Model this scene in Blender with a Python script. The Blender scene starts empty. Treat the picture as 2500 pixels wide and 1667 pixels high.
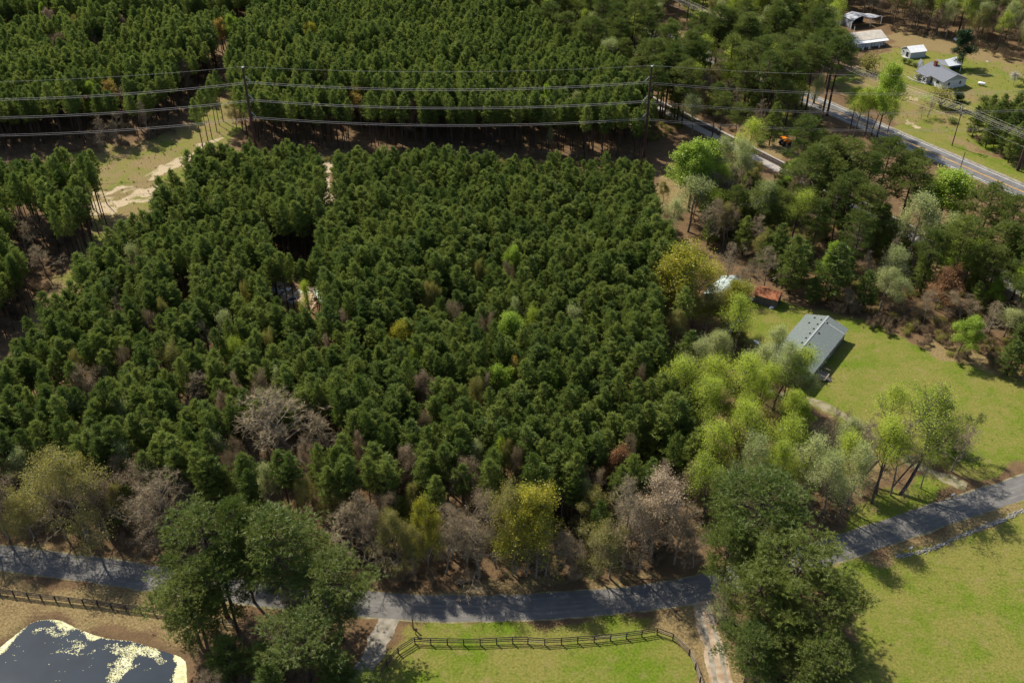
import bpy, bmesh, math, random
import numpy as np
from mathutils import Vector, Matrix
random.seed(7); RNG = np.random.default_rng(7)
scn = bpy.context.scene
COL = scn.collection
R = math.radians

# ------------------------------------------------------------------ camera, sky, sun, exposure
FPX, PITCH, CAMH = 2341.0, 36.02, 120.0            # focal length in photo pixels (2500 wide), pitch, height
cam_d = bpy.data.cameras.new('camera'); cam = bpy.data.objects.new('camera', cam_d); COL.objects.link(cam)
cam_d.sensor_width = 36.0; cam_d.lens = 36.0*FPX/2500.0; cam_d.clip_start = 1.0; cam_d.clip_end = 6000.0
cam.location = (0, 0, CAMH); cam.rotation_euler = (R(90-PITCH), 0, 0); scn.camera = cam
SUN_AZ, SUN_EL = -42.0, 49.0                        # azimuth from +Y towards +X
w = bpy.data.worlds.new('World'); scn.world = w; w.use_nodes = True
nt = w.node_tree; bg = nt.nodes['Background']
sky = nt.nodes.new('ShaderNodeTexSky'); sky.sky_type = 'NISHITA'; sky.sun_disc = False
sky.sun_elevation = R(SUN_EL); sky.sun_rotation = R(SUN_AZ); sky.altitude = 100; sky.dust_density = 1.2; sky.ozone_density = .7; sky.air_density = .8
nt.links.new(sky.outputs[0], bg.inputs[0]); bg.inputs[1].default_value = 0.125
sd = bpy.data.lights.new('sun', 'SUN'); sd.energy = 5.0; sd.angle = R(0.5); sd.color = (1.0, 0.93, 0.82)
so = bpy.data.objects.new('sun', sd); COL.objects.link(so)
sv = Vector((math.sin(R(SUN_AZ))*math.cos(R(SUN_EL)), math.cos(R(SUN_AZ))*math.cos(R(SUN_EL)), math.sin(R(SUN_EL))))
so.rotation_euler = sv.to_track_quat('Z', 'Y').to_euler(); so.location = sv*400
scn.cycles.max_bounces = 4; scn.cycles.diffuse_bounces = 2; scn.cycles.transmission_bounces = 4
scn.view_settings.view_transform = 'Standard'; scn.view_settings.look = 'None'
scn.view_settings.exposure = 0.55; scn.view_settings.gamma = 1.0; scn.view_settings.use_curve_mapping = False

# ------------------------------------------------------------------ photo pixel -> place
CT, ST = math.cos(R(PITCH)), math.sin(R(PITCH))
def G(p, z=0.0):
    a = (p[0]-1250)/FPX; b = -(p[1]-833.5)/FPX
    d = (a, CT+b*ST, -ST+b*CT); t = (z-CAMH)/d[2]
    return (d[0]*t, d[1]*t)
def proj(x, y, z):
    zc = y*CT+(CAMH-z)*ST; v = y*ST-(CAMH-z)*CT
    return 1250+FPX*x/zc, 833.5-FPX*v/zc, FPX/zc
def crop(ox, oy, s): return lambda x, y: (ox+x*s, oy+y*s)
F = crop(0, 0, 2500/2352); s9 = 900/2352; s5 = 500/2352; s8 = 800/2349
cS, cT, cA = crop(0, 0, s9), crop(800, 0, s9), crop(1600, 0, s9)
cL, cM, cB = crop(0, 550, s9), crop(800, 550, s9), crop(1600, 550, s9)
cC, cD, cE = crop(0, 1067, s9), crop(800, 1067, s9), crop(1600, 1067, s9)
cR2, cR3, cK = crop(2000, 0, s5), crop(2000, 150, s5), crop(1650, 640, s5)
cQ1, cQ2, cT2, cW = crop(1700, 350, s8), crop(1600, 800, s8), crop(1100, 0, 600/2352), crop(1550, 0, s5)

def inpoly(P, poly):
    x, y = P[:, 0], P[:, 1]; c = np.zeros(len(P), bool); n = len(poly)
    for i in range(n):
        x1, y1 = poly[i]; x2, y2 = poly[i-1]
        if y1 == y2: continue
        c ^= ((y1 > y) != (y2 > y)) & (x < (x2-x1)*(y-y1)/(y2-y1)+x1)
    return c
def dpoly(P, poly, closed=True):
    d = np.full(len(P), 1e9); n = len(poly)
    for i in range(0 if closed else 1, n):
        a = np.array(poly[i-1]); b = np.array(poly[i]); ab = b-a
        t = np.clip(((P-a)@ab)/max(ab@ab, 1e-9), 0, 1)
        d = np.minimum(d, np.hypot(*(P-a-t[:, None]*ab).T))
    return d
def sdf(P, poly): return np.where(inpoly(P, poly), 1, -1)*dpoly(P, poly)
def sstep(a, b, x): t = np.clip((x-a)/(b-a), 0, 1); return t*t*(3-2*t)
def smooth_line(pts, n=14):
    P = [Vector((p[0], p[1])) for p in pts]; P = [P[0]*2-P[1]]+P+[P[-1]*2-P[-2]]; out = []
    for i in range(1, len(P)-2):
        for k in range(n):
            t = k/n; a, b, c, d = P[i-1:i+3]
            out.append(0.5*((2*b)+(c-a)*t+(2*a-5*b+4*c-d)*t*t+(3*b-a-3*c+d)*t**3))
    out.append(P[-2]); return [(v.x, v.y) for v in out]
def offset_line(line, d):
    L = np.array(line); T = np.gradient(L, axis=0); T /= np.linalg.norm(T, axis=1)[:, None]+1e-9
    return L+np.stack([-T[:, 1], T[:, 0]], 1)*d
def vnoise(P, s, seed=0):
    r = np.random.default_rng(seed); T = r.random((64, 64)); q = P/s; i = np.floor(q).astype(int); f = q-i; f = f*f*(3-2*f)
    g = lambda a, b: T[(i[:, 0]+a) % 64, (i[:, 1]+b) % 64]
    return (g(0,0)*(1-f[:,0])+g(1,0)*f[:,0])*(1-f[:,1])+(g(0,1)*(1-f[:,0])+g(1,1)*f[:,0])*f[:,1]

# ------------------------------------------------------------------ tags and mesh helpers
def tag(o, label=None, cat=None, group=None, kind=None):
    if label: o['label'] = label
    if cat: o['category'] = cat
    if group: o['group'] = group
    if kind: o['kind'] = kind
    return o
def link(o, parent=None):
    COL.objects.link(o)
    if parent is not None: o.parent = parent
    return o
def empty(name, loc, rz=0.0):
    o = bpy.data.objects.new(name, None); o.empty_display_size = 0.3; o.location = (loc[0], loc[1], loc[2] if len(loc) > 2 else 0); o.rotation_euler = (0, 0, rz)
    return link(o)
def npmesh(name, V, T, mats, mi=None, smooth=False):
    V = np.asarray(V, np.float32); T = np.asarray(T, np.int32)
    me = bpy.data.meshes.new(name); me.vertices.add(len(V)); me.vertices.foreach_set('co', V.ravel())
    me.loops.add(T.size); me.loops.foreach_set('vertex_index', T.ravel()); me.polygons.add(len(T))
    k = T.shape[1]; me.polygons.foreach_set('loop_start', np.arange(0, T.size, k, dtype=np.int32))
    me.polygons.foreach_set('loop_total', np.full(len(T), k, np.int32))
    for m in mats: me.materials.append(m)
    if mi is not None: me.polygons.foreach_set('material_index', np.asarray(mi, np.int32))
    if smooth: me.polygons.foreach_set('use_smooth', np.ones(len(T), bool))
    me.update(); me.validate(); return me
class MB:
    def __init__(s): s.v = []; s.f = []
    def add(s, v, f): o = len(s.v); s.v += [tuple(p) for p in v]; s.f += [tuple(i+o for i in q) for q in f]; return s
    def box(s, x0, x1, y0, y1, z0, z1):
        return s.add([(x0,y0,z0),(x1,y0,z0),(x1,y1,z0),(x0,y1,z0),(x0,y0,z1),(x1,y0,z1),(x1,y1,z1),(x0,y1,z1)],
                     [(0,3,2,1),(4,5,6,7),(0,1,5,4),(1,2,6,5),(2,3,7,6),(3,0,4,7)])
    def bar(s, a, b, wd, ht, up=(0,0,1)):
        a, b = Vector(a), Vector(b); d = (b-a).normalized(); u = Vector(up)
        if abs(d.dot(u)) > .95: u = Vector((1,0,0))
        x = d.cross(u).normalized()*wd/2; y = x.cross(d).normalized()*ht/2
        return s.add([a-x-y,a+x-y,a+x+y,a-x+y,b-x-y,b+x-y,b+x+y,b-x+y], [(0,1,2,3),(7,6,5,4),(0,4,5,1),(1,5,6,2),(2,6,7,3),(3,7,4,0)])
    def slab(s, quad, th):               # a sheet with thickness, extruded down its own normal
        q = [Vector(p) for p in quad]; n = (q[1]-q[0]).cross(q[-1]-q[0]).normalized()
        if n.z < 0: q.reverse(); n = -n
        k = len(q); lo = [p-n*th for p in q]
        return s.add(q+lo, [tuple(range(k)), tuple(range(2*k-1, k-1, -1))]+[(i, k+i, k+(i+1) % k, (i+1) % k) for i in range(k)])
    def tube(s, pts, rad, n=6, cap=True):
        pts = [Vector(p) for p in pts]; rs = rad if hasattr(rad, '__len__') else [rad]*len(pts); o = len(s.v); m = len(pts)
        for i, p in enumerate(pts):
            d = (pts[min(i+1, m-1)]-pts[max(i-1, 0)]).normalized(); u = Vector((0,0,1)) if abs(d.z) < .9 else Vector((1,0,0))
            x = d.cross(u).normalized(); y = d.cross(x)
            for k in range(n):
                a = 2*math.pi*k/n; s.v.append(tuple(p+(x*math.cos(a)+y*math.sin(a))*rs[i]))
        for i in range(m-1):
            for k in range(n):
                k2 = (k+1) % n; s.f.append((o+i*n+k, o+i*n+k2, o+(i+1)*n+k2, o+(i+1)*n+k))
        if cap: s.f.append(tuple(o+k for k in range(n))[::-1]); s.f.append(tuple(o+(m-1)*n+k for k in range(n)))
        return s
    def mesh(s, name, mat, smooth=False):
        me = bpy.data.meshes.new(name); me.from_pydata(s.v, [], s.f); me.materials.append(mat)
        if smooth: me.polygons.foreach_set('use_smooth', [True]*len(me.polygons))
        me.update(); return me
    def build(s, name, mat, parent=None, smooth=False):
        return link(bpy.data.objects.new(name, s.mesh(name, mat, smooth)), parent)

# ------------------------------------------------------------------ materials
MAT = {}
def mk(name, col, rough=0.8, var=0.0, scale=3.0, col2=None, bump=0.0, metal=0.0, coord='Object', spec=0.3, detail=6.0, stretch=None):
    m = bpy.data.materials.new(name); m.use_nodes = True; n = m.node_tree.nodes; l = m.node_tree.links; b = n['Principled BSDF']
    b.inputs['Roughness'].default_value = rough; b.inputs['Metallic'].default_value = metal; b.inputs['Specular IOR Level'].default_value = spec
    if var == 0 and col2 is None: b.inputs['Base Color'].default_value = (*col, 1)
    else:
        tc = n.new('ShaderNodeTexCoord'); mp = n.new('ShaderNodeMapping'); l.new(tc.outputs[coord], mp.inputs[0])
        if stretch: mp.inputs['Scale'].default_value = stretch
        nz = n.new('ShaderNodeTexNoise'); nz.inputs['Scale'].default_value = scale; nz.inputs['Detail'].default_value = detail; l.new(mp.outputs[0], nz.inputs[0])
        rp = n.new('ShaderNodeValToRGB'); l.new(nz.outputs[0], rp.inputs[0])
        c2 = col2 or tuple(min(1, c*(1+var)) for c in col); c1 = col if col2 else tuple(c*(1-var) for c in col)
        rp.color_ramp.elements[0].position = .36; rp.color_ramp.elements[1].position = .64
        rp.color_ramp.elements[0].color = (*c1, 1); rp.color_ramp.elements[1].color = (*c2, 1); l.new(rp.outputs[0], b.inputs['Base Color'])
        if bump:
            bp = n.new('ShaderNodeBump'); bp.inputs['Strength'].default_value = bump; bp.inputs['Distance'].default_value = .1; l.new(nz.outputs[0], bp.inputs['Height']); l.new(bp.outputs[0], b.inputs['Normal'])
    MAT[name] = m; return m
def leafmat(name, c1, c2, trans=0.35, scale=0.6, rvar=0.35):
    m = bpy.data.materials.new(name); m.use_nodes = True; n = m.node_tree.nodes; l = m.node_tree.links; n.remove(n['Principled BSDF'])
    out = n['Material Output']; oi = n.new('ShaderNodeObjectInfo'); tc = n.new('ShaderNodeTexCoord')
    nz = n.new('ShaderNodeTexNoise'); nz.inputs['Scale'].default_value = scale; nz.inputs['Detail'].default_value = 3
    l.new(tc.outputs['Object'], nz.inputs[0])
    a = n.new('ShaderNodeMath'); a.operation = 'MULTIPLY_ADD'; a.inputs[1].default_value = 1.8; a.inputs[2].default_value = -.4; l.new(nz.outputs[0], a.inputs[0])
    b = n.new('ShaderNodeMath'); b.operation = 'MULTIPLY_ADD'; b.inputs[1].default_value = rvar*2; b.inputs[2].default_value = -rvar; l.new(oi.outputs['Random'], b.inputs[0])
    c = n.new('ShaderNodeMath'); c.operation = 'ADD'; c.use_clamp = True; l.new(a.outputs[0], c.inputs[0]); l.new(b.outputs[0], c.inputs[1])
    mx = n.new('ShaderNodeMix'); mx.data_type = 'RGBA'; l.new(c.outputs[0], mx.inputs[0]); mx.inputs[6].default_value = (*c1, 1); mx.inputs[7].default_value = (*c2, 1)
    df = n.new('ShaderNodeBsdfDiffuse'); tr = n.new('ShaderNodeBsdfTranslucent'); gl = n.new('ShaderNodeBsdfGlossy'); gl.inputs['Roughness'].default_value = .5
    l.new(mx.outputs[2], df.inputs[0]); l.new(mx.outputs[2], tr.inputs[0])
    m1 = n.new('ShaderNodeMixShader'); m1.inputs[0].default_value = trans; l.new(df.outputs[0], m1.inputs[1]); l.new(tr.outputs[0], m1.inputs[2])
    m2 = n.new('ShaderNodeMixShader'); m2.inputs[0].default_value = .025; l.new(m1.outputs[0], m2.inputs[1]); l.new(gl.outputs[0], m2.inputs[2])
    l.new(m2.outputs[0], out.inputs[0]); MAT[name] = m; return m
# foliage
leafmat('needle_young', (.092, .142, .022), (.225, .275, .048), .44, rvar=.5)
leafmat('needle_mature', (.076, .118, .014), (.180, .212, .034), .42)
leafmat('leaf_lime', (.22, .32, .028), (.35, .46, .05), .5)
leafmat('leaf_yellow', (0.28, 0.28, 0.022), (0.42, 0.38, 0.032), 0.48)
leafmat('leaf_olive', (0.22, 0.21, 0.045), (0.33, 0.3, 0.065), 0.45)
leafmat('leaf_pale', (.29, .34, .11), (.47, .51, .18), .5)
leafmat('leaf_fresh', (0.31, 0.40, 0.035), (0.52, 0.60, 0.06), 0.55)
leafmat('leaf_rust', (.25, .125, .050), (.38, .205, .090), .4)
leafmat('leaf_tan', (0.29, 0.2, 0.115), (0.44, 0.34, 0.21), 0.35)
leafmat('leaf_brownbud', (0.19, 0.135, 0.065), (0.33, 0.245, 0.125), 0.3)
leafmat('leaf_evergreen', (.020, .045, .012), (.045, .085, .022), .20)
leafmat('leaf_bush', (0.07, 0.11, 0.018), (0.15, 0.18, 0.03), 0.35)
leafmat('leaf_blossom', (.62, .58, .44), (.80, .77, .64), .30)
leafmat('leaf_gold', (0.4, 0.27, 0.04), (0.58, 0.42, 0.08), 0.45)
mk('bark_pine', (.075, .050, .036), .9, .35, 3)
mk('bark_grey', (.21, .17, .125), .9, .35, 3)
mk('bark_dark', (.075, .060, .048), .9, .35, 3)
mk('twig_grey', (.25, .195, .11), .9, .3, 2)
mk('twig_brown', (.25, .175, .10), .9, .3, 2)
# built things
mk('asphalt_near', (.108, .102, .092), .85, 0, .35, (.138, .130, .116), .12, coord='Object')
mk('asphalt_worn', (.115, .108, .097), .85, 0, .6, (.165, .155, .138), .12)
mk('asphalt_highway', (.10, .097, .092), .85, 0, .5, (.145, .140, .132), .1)
mk('gravel', (.24, .21, .175), .95, 0, 2.2, (.36, .325, .28), .4)
mk('gravel_drive', (.15, .135, .095), .95, 0, .9, (.27, .24, .19), .4)
mk('drive_grass', (.13, .12, .045), .95, 0, .7, (.24, .21, .13), .4)
mk('dirt_path', (.25, .17, .10), .95, 0, .8, (.36, .29, .20), .4)
mk('paint_white', (.62, .61, .58), .7, .15, 1.5)
mk('paint_yellow', (.55, .30, .03), .7, .15, 1.5)
mk('steel_rail', (.055, .040, .034), .5, .2, 2, metal=.3)
mk('sleeper_wood', (.10, .075, .058), .9, .3, 2)
mk('fence_wood', (.040, .032, .025), .8, .35, 2.5)
mk('fence_worn', (.22, .185, .15), .85, .3, 3)
mk('pole_rust', (.060, .032, .022), .7, .35, 1.2)
mk('pole_wood', (.075, .060, .045), .9, .3, 2)
mk('galvanised', (.55, .55, .54), .45, .1, 4, metal=.5)
mk('wire', (.52, .47, .42), .5, metal=.2)
mk('insulator', (.30, .31, .32), .4)
mk('shingle_grey', (.10, .122, .112), .92, 0, 5, (.150, .175, .160), .2)
mk('shingle_far', (.115, .125, .145), .92, 0, 4, (.165, .175, .195), .2)
mk('shingle_cap', (.26, .28, .275), .9, .15, 5)
mk('metal_white', (.74, .74, .72), .4, .06, .8)
mk('metal_cream', (.50, .45, .37), .45, .10, .7)
mk('metal_dark', (.05, .06, .08), .35, 0, .45, (.42, .43, .45), .0)
mk('metal_pale', (.34, .40, .37), .5, .15, .8)
mk('metal_green', (.42, .52, .43), .5, .12, 1.0)
mk('rust_metal', (.24, .075, .028), .75, 0, .55, (.42, .17, .07), .2)
mk('wood_grey', (.13, .115, .095), .9, .4, 2.2, stretch=(3, 3, .4))
mk('siding_tan', (.28, .235, .18), .8, .12, 3)
mk('siding_white', (.66, .67, .67), .7, .06, 2)
mk('siding_grey', (.40, .43, .45), .7, .08, 2)
mk('trim_white', (.78, .77, .74), .6)
mk('opening_shade', (.012, .013, .016), .6)  # near-black colour paints in the shade of doorways and hollows
mk('glass_dark', (.03, .04, .05), .12, spec=.6)
mk('door_brown', (.13, .055, .035), .6, .1, 2)
mk('brick_red', (.18, .055, .040), .9, .25, 6)
mk('vent_dark', (.03, .032, .034), .6)
mk('concrete', (.38, .36, .32), .9, .12, 1.5)
mk('plastic_white', (.80, .80, .79), .5)
mk('plastic_blue', (.05, .22, .42), .5)
mk('orange_paint', (.70, .20, .015), .45, .1, 3)
mk('black_rubber', (.015, .015, .016), .8)
mk('board_tan', (.46, .33, .22), .85, .25, 3)
mk('rock_white', (.25, .235, .20), .9, .3, 2.5)
mk('algae', (.42, .41, .20), .9, 0, 1.5, (.62, .60, .38), .2)
mk('water', (.016, .026, .036), .015, spec=.22, var=.12, scale=.25)
mk('car_paint', (.02, .028, .05), .25, spec=.6)

# ------------------------------------------------------------------ setting: lines and zones on the ground
ROAD = smooth_line([G(F(*p)) for p in [(-260,1244),(-20,1277),(180,1303),(350,1327),(590,1360),(830,1385),(1050,1397),(1300,1388),(1560,1360),(1750,1311),(1930,1258),(2130,1190),(2352,1118),(2560,1050)]])
HW0, HW1 = np.array(G(cR3(940, 895))), np.array(G(cR3(2030, 1365))); hd = (HW1-HW0)/np.linalg.norm(HW1-HW0); hn = np.array([-hd[1], hd[0]])
RL0, RL1 = np.array(G(cQ1(330, 15))), np.array(G(cQ1(620, 160))); rd = (RL1-RL0)/np.linalg.norm(RL1-RL0); rn = np.array([-rd[1], rd[0]])
POND = smooth_line([G(F(*p)) for p in [(-40,1500),(20,1450),(75,1412),(140,1407),(195,1430),(250,1448),(310,1455),(360,1470),(415,1488),(442,1510),(446,1568),(440,1650),(300,1760),(60,1760),(-60,1650),(-40,1500)]], 6)
DRV1 = smooth_line([G(F(*p)) for p in [(900,1415),(882,1450),(862,1490),(835,1540),(815,1600),(805,1680)]])
DRV2 = smooth_line([G(F(*p)) for p in [(1612,1372),(1622,1420),(1636,1470),(1650,1530),(1662,1600),(1668,1680)]])
DRV3 = smooth_line([G(F(*p)) for p in [(2225,1118),(2170,1098),(2110,1068),(2050,1035),(1990,990),(1940,955),(1890,930),(1830,915),(1790,905)]])
def pg(c, pts, z=0): return [G(c(*p), z) for p in pts]
ZG = [  # green grass
 pg(F, [(2700,990),(2352,1168),(2200,1225),(2060,1272),(1915,1310),(1960,1420),(1985,1500),(1960,1700),(2800,1800)]),
 pg(F, [(955,1480),(1240,1468),(1500,1448),(1560,1475),(1600,1525),(1640,1800),(820,1800),(880,1540)]),
 pg(F, [(950,1432),(1100,1430),(1300,1426),(1440,1406),(1500,1412),(1470,1450),(1240,1468),(955,1482),(900,1520),(890,1500)]),
 pg(F, [(1690,700),(1780,690),(1850,700),(1960,735),(2060,770),(2160,820),(2250,850),(2352,880),(2560,930),(2560,1000),(2352,1070),(2250,1100),(2100,1060),(1990,1010),(1900,960),(1830,900),(1760,830),(1680,760)]),
 pg(F, [(1940,1180),(2030,1130),(2130,1080),(2180,1110),(2160,1150),(2050,1190),(1960,1225),(1900,1235)]),
 pg(F, [(2060,110),(2180,125),(2300,165),(2352,185),(2340,215),(2250,200),(2150,215),(2080,190),(2030,140)]), pg(F, [(2240,255),(2352,290),(2330,350),(2240,320)]), pg(F, [(1925,205),(1990,215),(2050,260),(1990,245)]),
 pg(F, [(2020,300),(2120,330),(2250,385),(2352,430),(2420,420),(2330,375),(2200,330),(2080,280)]),
 pg(F, [(1560,-40),(1760,-40),(1750,45),(1640,60),(1570,40)]),
]
ZD = [  # dry tan grass
 pg(F, [(1870,1330),(1960,1270),(2150,1205),(2352,1130),(2560,1050),(2560,1100),(2352,1185),(2060,1290),(1930,1345)]),
 pg(F, [(-260,1300),(-20,1312),(180,1335),(365,1360),(520,1385),(560,1430),(420,1480),(310,1448),(200,1425),(140,1402),(70,1405),(-30,1470),(-260,1480)]),
 pg(F, [(1500,1400),(1600,1385),(1690,1390),(1720,1450),(1740,1560),(1780,1700),(1600,1700),(1600,1530),(1560,1478),(1510,1450),(1460,1440)]),
 pg(F, [(0,1232),(360,1285),(360,1305),(0,1260)]),
 pg(F, [(815,1335),(1000,1355),(1250,1345),(1560,1320),(1600,1330),(1300,1366),(1050,1374),(820,1362)]),
 pg(F, [(2000,1290),(2352,1158),(2560,1085),(2560,1100),(2352,1190),(2060,1300)]),
 pg(F, [(150,345),(300,332),(420,296),(455,240),(545,215),(560,290),(520,340),(560,350),(740,352),(740,480),(400,480),(330,520),(220,640),(60,760),(40,740),(130,640),(215,520)]),
 pg(F, [(1900,190),(2060,110),(2352,150),(2420,200),(2420,330),(2352,372),(2200,320),(2060,280),(1960,230)]), pg(F, [(2060,60),(2300,100),(2352,150),(2300,150),(2040,100)]),
 pg(F, [(2080,230),(2130,240),(2230,330),(2330,380),(2300,385),(2180,330),(2090,280)]),
 pg(F, [(1500,400),(1580,400),(1580,480),(1490,500)]), pg(F, [(1690,300),(1800,330),(1830,370),(1740,345)]),
 pg(F, [(2260,230),(2352,240),(2352,275),(2280,275)]), pg(F, [(1480,60),(1640,60),(1560,110),(1500,90)]),
 pg(F, [(2130,760),(2200,800),(2352,850),(2352,930),(2200,880),(2100,820)]),
 pg(F, [(1730,1000),(1860,1000),(1880,900),(1960,960),(2060,1060),(1990,1110),(1800,1130)]),
]
ZS = [  # bare sandy soil
 pg(F, [(328,405),(395,368),(440,345),(470,335),(500,300),(505,310),(480,345),(440,365),(420,385),(370,405),(340,412)]),
 pg(F, [(205,432),(300,428),(385,420),(400,425),(380,440),(300,442),(205,450)]), pg(F, [(225,455),(330,445),(360,455),(250,470)]),
 pg(F, [(744,368),(772,362),(780,480),(745,480)]), pg(F, [(200,468),(255,462),(265,478),(215,485)]),
 pg(cR3, [(1020,690),(1100,700),(1180,735),(1270,770),(1240,785),(1140,765),(1060,730)]), pg(cR3, [(980,385),(1060,400),(1130,460),(1000,440)]),
 pg(F, [(600,655),(700,662),(760,672),(752,705),(690,700)]),
 pg(F, [(1620,290),(1640,300),(1620,320)]),
]
ZO = [pg(F, [(150,345),(300,332),(420,296),(455,240),(545,215),(560,290),(520,340),(440,470),(400,480),(330,520),(220,640),(60,760),(40,740),(130,640),(215,520)]), pg(F, [(1900,190),(2060,110),(2352,150),(2420,200),(2420,330),(2352,372),(2200,320),(2060,280),(1960,230)]), pg(F, [(1480,60),(1760,150),(1900,230),(1800,330),(1640,260),(1560,120)])]
def build_ground():
    xs = np.concatenate([[-4000,-2000,-1000,-600,-400,-320], np.arange(-280, 281, 1.0), [320,400,600,1000,2000,4000]])
    ys = np.concatenate([[-2500,-1000,-400,-100,20,50], np.arange(64, 150, .7), np.arange(150, 452, 1.1), [480,540,700,1000,2000,4500]])
    X, Y = np.meshgrid(xs, ys); P = np.stack([X.ravel(), Y.ravel()], 1); nx, ny = len(xs), len(ys)
    wob = np.stack([vnoise(P, 5, 1)-.5, vnoise(P, 5, 2)-.5], 1)*4.5+np.stack([vnoise(P, 1.6, 3)-.5, vnoise(P, 1.6, 4)-.5], 1)*1.6
    Pw = P+wob
    def mask(polys, wd):
        m = np.zeros(len(P))
        for p in polys: m = np.maximum(m, sstep(-wd, wd, sdf(Pw, p)))
        return m
    core = (np.abs(P[:, 0]) < 270) & (P[:, 1] > 60) & (P[:, 1] < 451)
    v1 = .45*vnoise(P, 6, 41)+.55*vnoise(P, 2.0, 42); g, d = np.maximum(np.maximum(mask(ZG, 1.6), (.1+.95*v1)*mask(ZO[1:], 2.0)), (-.05+1.0*v1)*mask(ZO[:1], 2.0))*core, mask(ZD, 2.2)*core*(.55+.8*vnoise(P, 2.7, 43)); Pw = P+wob*1.5; s = mask(ZS, .7)*core*(.30+1.0*vnoise(P, 1.7, 21))
    z = -1.1*sstep(0, 3.5, sdf(P, POND))
    V = np.stack([P[:, 0], P[:, 1], z], 1); i = np.arange((nx-1)*(ny-1)); a = i//(nx-1)*nx+i % (nx-1)
    Q = np.stack([a, a+1, a+1+nx, a+nx], 1)
    m = bpy.data.materials.new('ground_soil'); m.use_nodes = True; n = m.node_tree.nodes; l = m.node_tree.links; b = n['Principled BSDF']; b.inputs['Roughness'].default_value = .95; b.inputs['Specular IOR Level'].default_value = .1
    tc = n.new('ShaderNodeTexCoord')
    def noise(sc, det=5, rough=.6):
        q = n.new('ShaderNodeTexNoise'); q.inputs['Scale'].default_value = sc; q.inputs['Detail'].default_value = det; q.inputs['Roughness'].default_value = rough; l.new(tc.outputs['Object'], q.inputs[0]); return q.outputs[0]
    def ramp(src, c1, c2, p1=.35, p2=.65):
        q = n.new('ShaderNodeValToRGB'); l.new(src, q.inputs[0]); e = q.color_ramp.elements; e[0].position = p1; e[1].position = p2; e[0].color = (*c1, 1); e[1].color = (*c2, 1); return q.outputs[0]
    def mix(f, a_, b_):
        q = n.new('ShaderNodeMix'); q.data_type = 'RGBA'; l.new(f, q.inputs[0]); l.new(a_, q.inputs[6]); l.new(b_, q.inputs[7]); return q.outputs[2]
    def math_(op, a_, b_=None, v=None):
        q = n.new('ShaderNodeMath'); q.operation = op; q.use_clamp = True; l.new(a_, q.inputs[0])
        if b_ is not None: l.new(b_, q.inputs[1])
        if v is not None: q.inputs[1].default_value = v
        return q.outputs[0]
    def attr(nm): q = n.new('ShaderNodeAttribute'); q.attribute_name = nm; return q.outputs['Fac']
    n1, n2, n3, n4 = noise(.09, 4), noise(.5), noise(2.6, 6, .75), noise(7, 4, .8)
    litter = mix(n3, ramp(n2, (.066, .042, .021), (.145, .088, .042)), ramp(n4, (.078, .053, .029), (.23, .148, .078)))
    gfine = ramp(n3, (.056, .094, .006), (.132, .184, .014), .33, .67)
    gdry = ramp(n3, (.115, .115, .022), (.205, .190, .048), .33, .67)
    grass = mix(ramp(math_('ADD', n1, math_('MULTIPLY', n2, v=.45)), (0,0,0), (1,1,1), .56, .80), gfine, gdry)
    grass = mix(ramp(noise(.75, 3), (0,0,0), (.55,.55,.55), .60, .68), grass, ramp(n4, (.030, .052, .005), (.085, .120, .012)))
    grass = mix(ramp(noise(.33, 5, .7), (0,0,0), (.7,.7,.7), .56, .70), grass, ramp(n4, (.15, .12, .045), (.27, .21, .09)))
    dry = mix(n2, ramp(n3, (.130, .088, .040), (.29, .200, .098)), ramp(n3, (.100, .088, .030), (.245, .190, .085)))
    sand = ramp(n3, (.26, .195, .11), (.50, .41, .27))
    def brk(mname, amt):       # ragged edge: mask + noise, sharpened
        q = math_('ADD', attr(mname), math_('MULTIPLY', n3, v=amt)); r_ = n.new('ShaderNodeMapRange'); l.new(q, r_.inputs[0]); r_.inputs[1].default_value = .3+amt*.5; r_.inputs[2].default_value = .7+amt*.5; return r_.outputs[0]
    def msk(nm):
        a_ = attr(nm); q = n.new('ShaderNodeMath'); q.operation = 'MULTIPLY_ADD'; l.new(n3, q.inputs[0]); q.inputs[1].default_value = 1.2; q.inputs[2].default_value = -.6
        s_ = n.new('ShaderNodeMath'); s_.operation = 'ADD'; l.new(a_, s_.inputs[0]); l.new(q.outputs[0], s_.inputs[1])
        r_ = n.new('ShaderNodeMapRange'); l.new(s_.outputs[0], r_.inputs[0]); r_.inputs[1].default_value = .28; r_.inputs[2].default_value = .72; return r_.outputs[0]
    c = mix(msk('dry'), litter, dry); c = mix(msk('green'), c, grass); c = mix(msk('sand'), c, sand); l.new(c, b.inputs['Base Color'])
    bp = n.new('ShaderNodeBump'); bp.inputs['Strength'].default_value = .6; bp.inputs['Distance'].default_value = .25
    l.new(math_('ADD', n3, n4), bp.inputs['Height']); l.new(bp.outputs[0], b.inputs['Normal'])
    me = npmesh('ground', V, Q, [m])
    for nm, arr in (('green', g), ('dry', d), ('sand', s)):
        at = me.attributes.new(nm, 'FLOAT', 'POINT'); at.data.foreach_set('value', arr.astype(np.float32))
    tag(link(bpy.data.objects.new('ground', me)), kind='structure')
build_ground()
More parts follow.
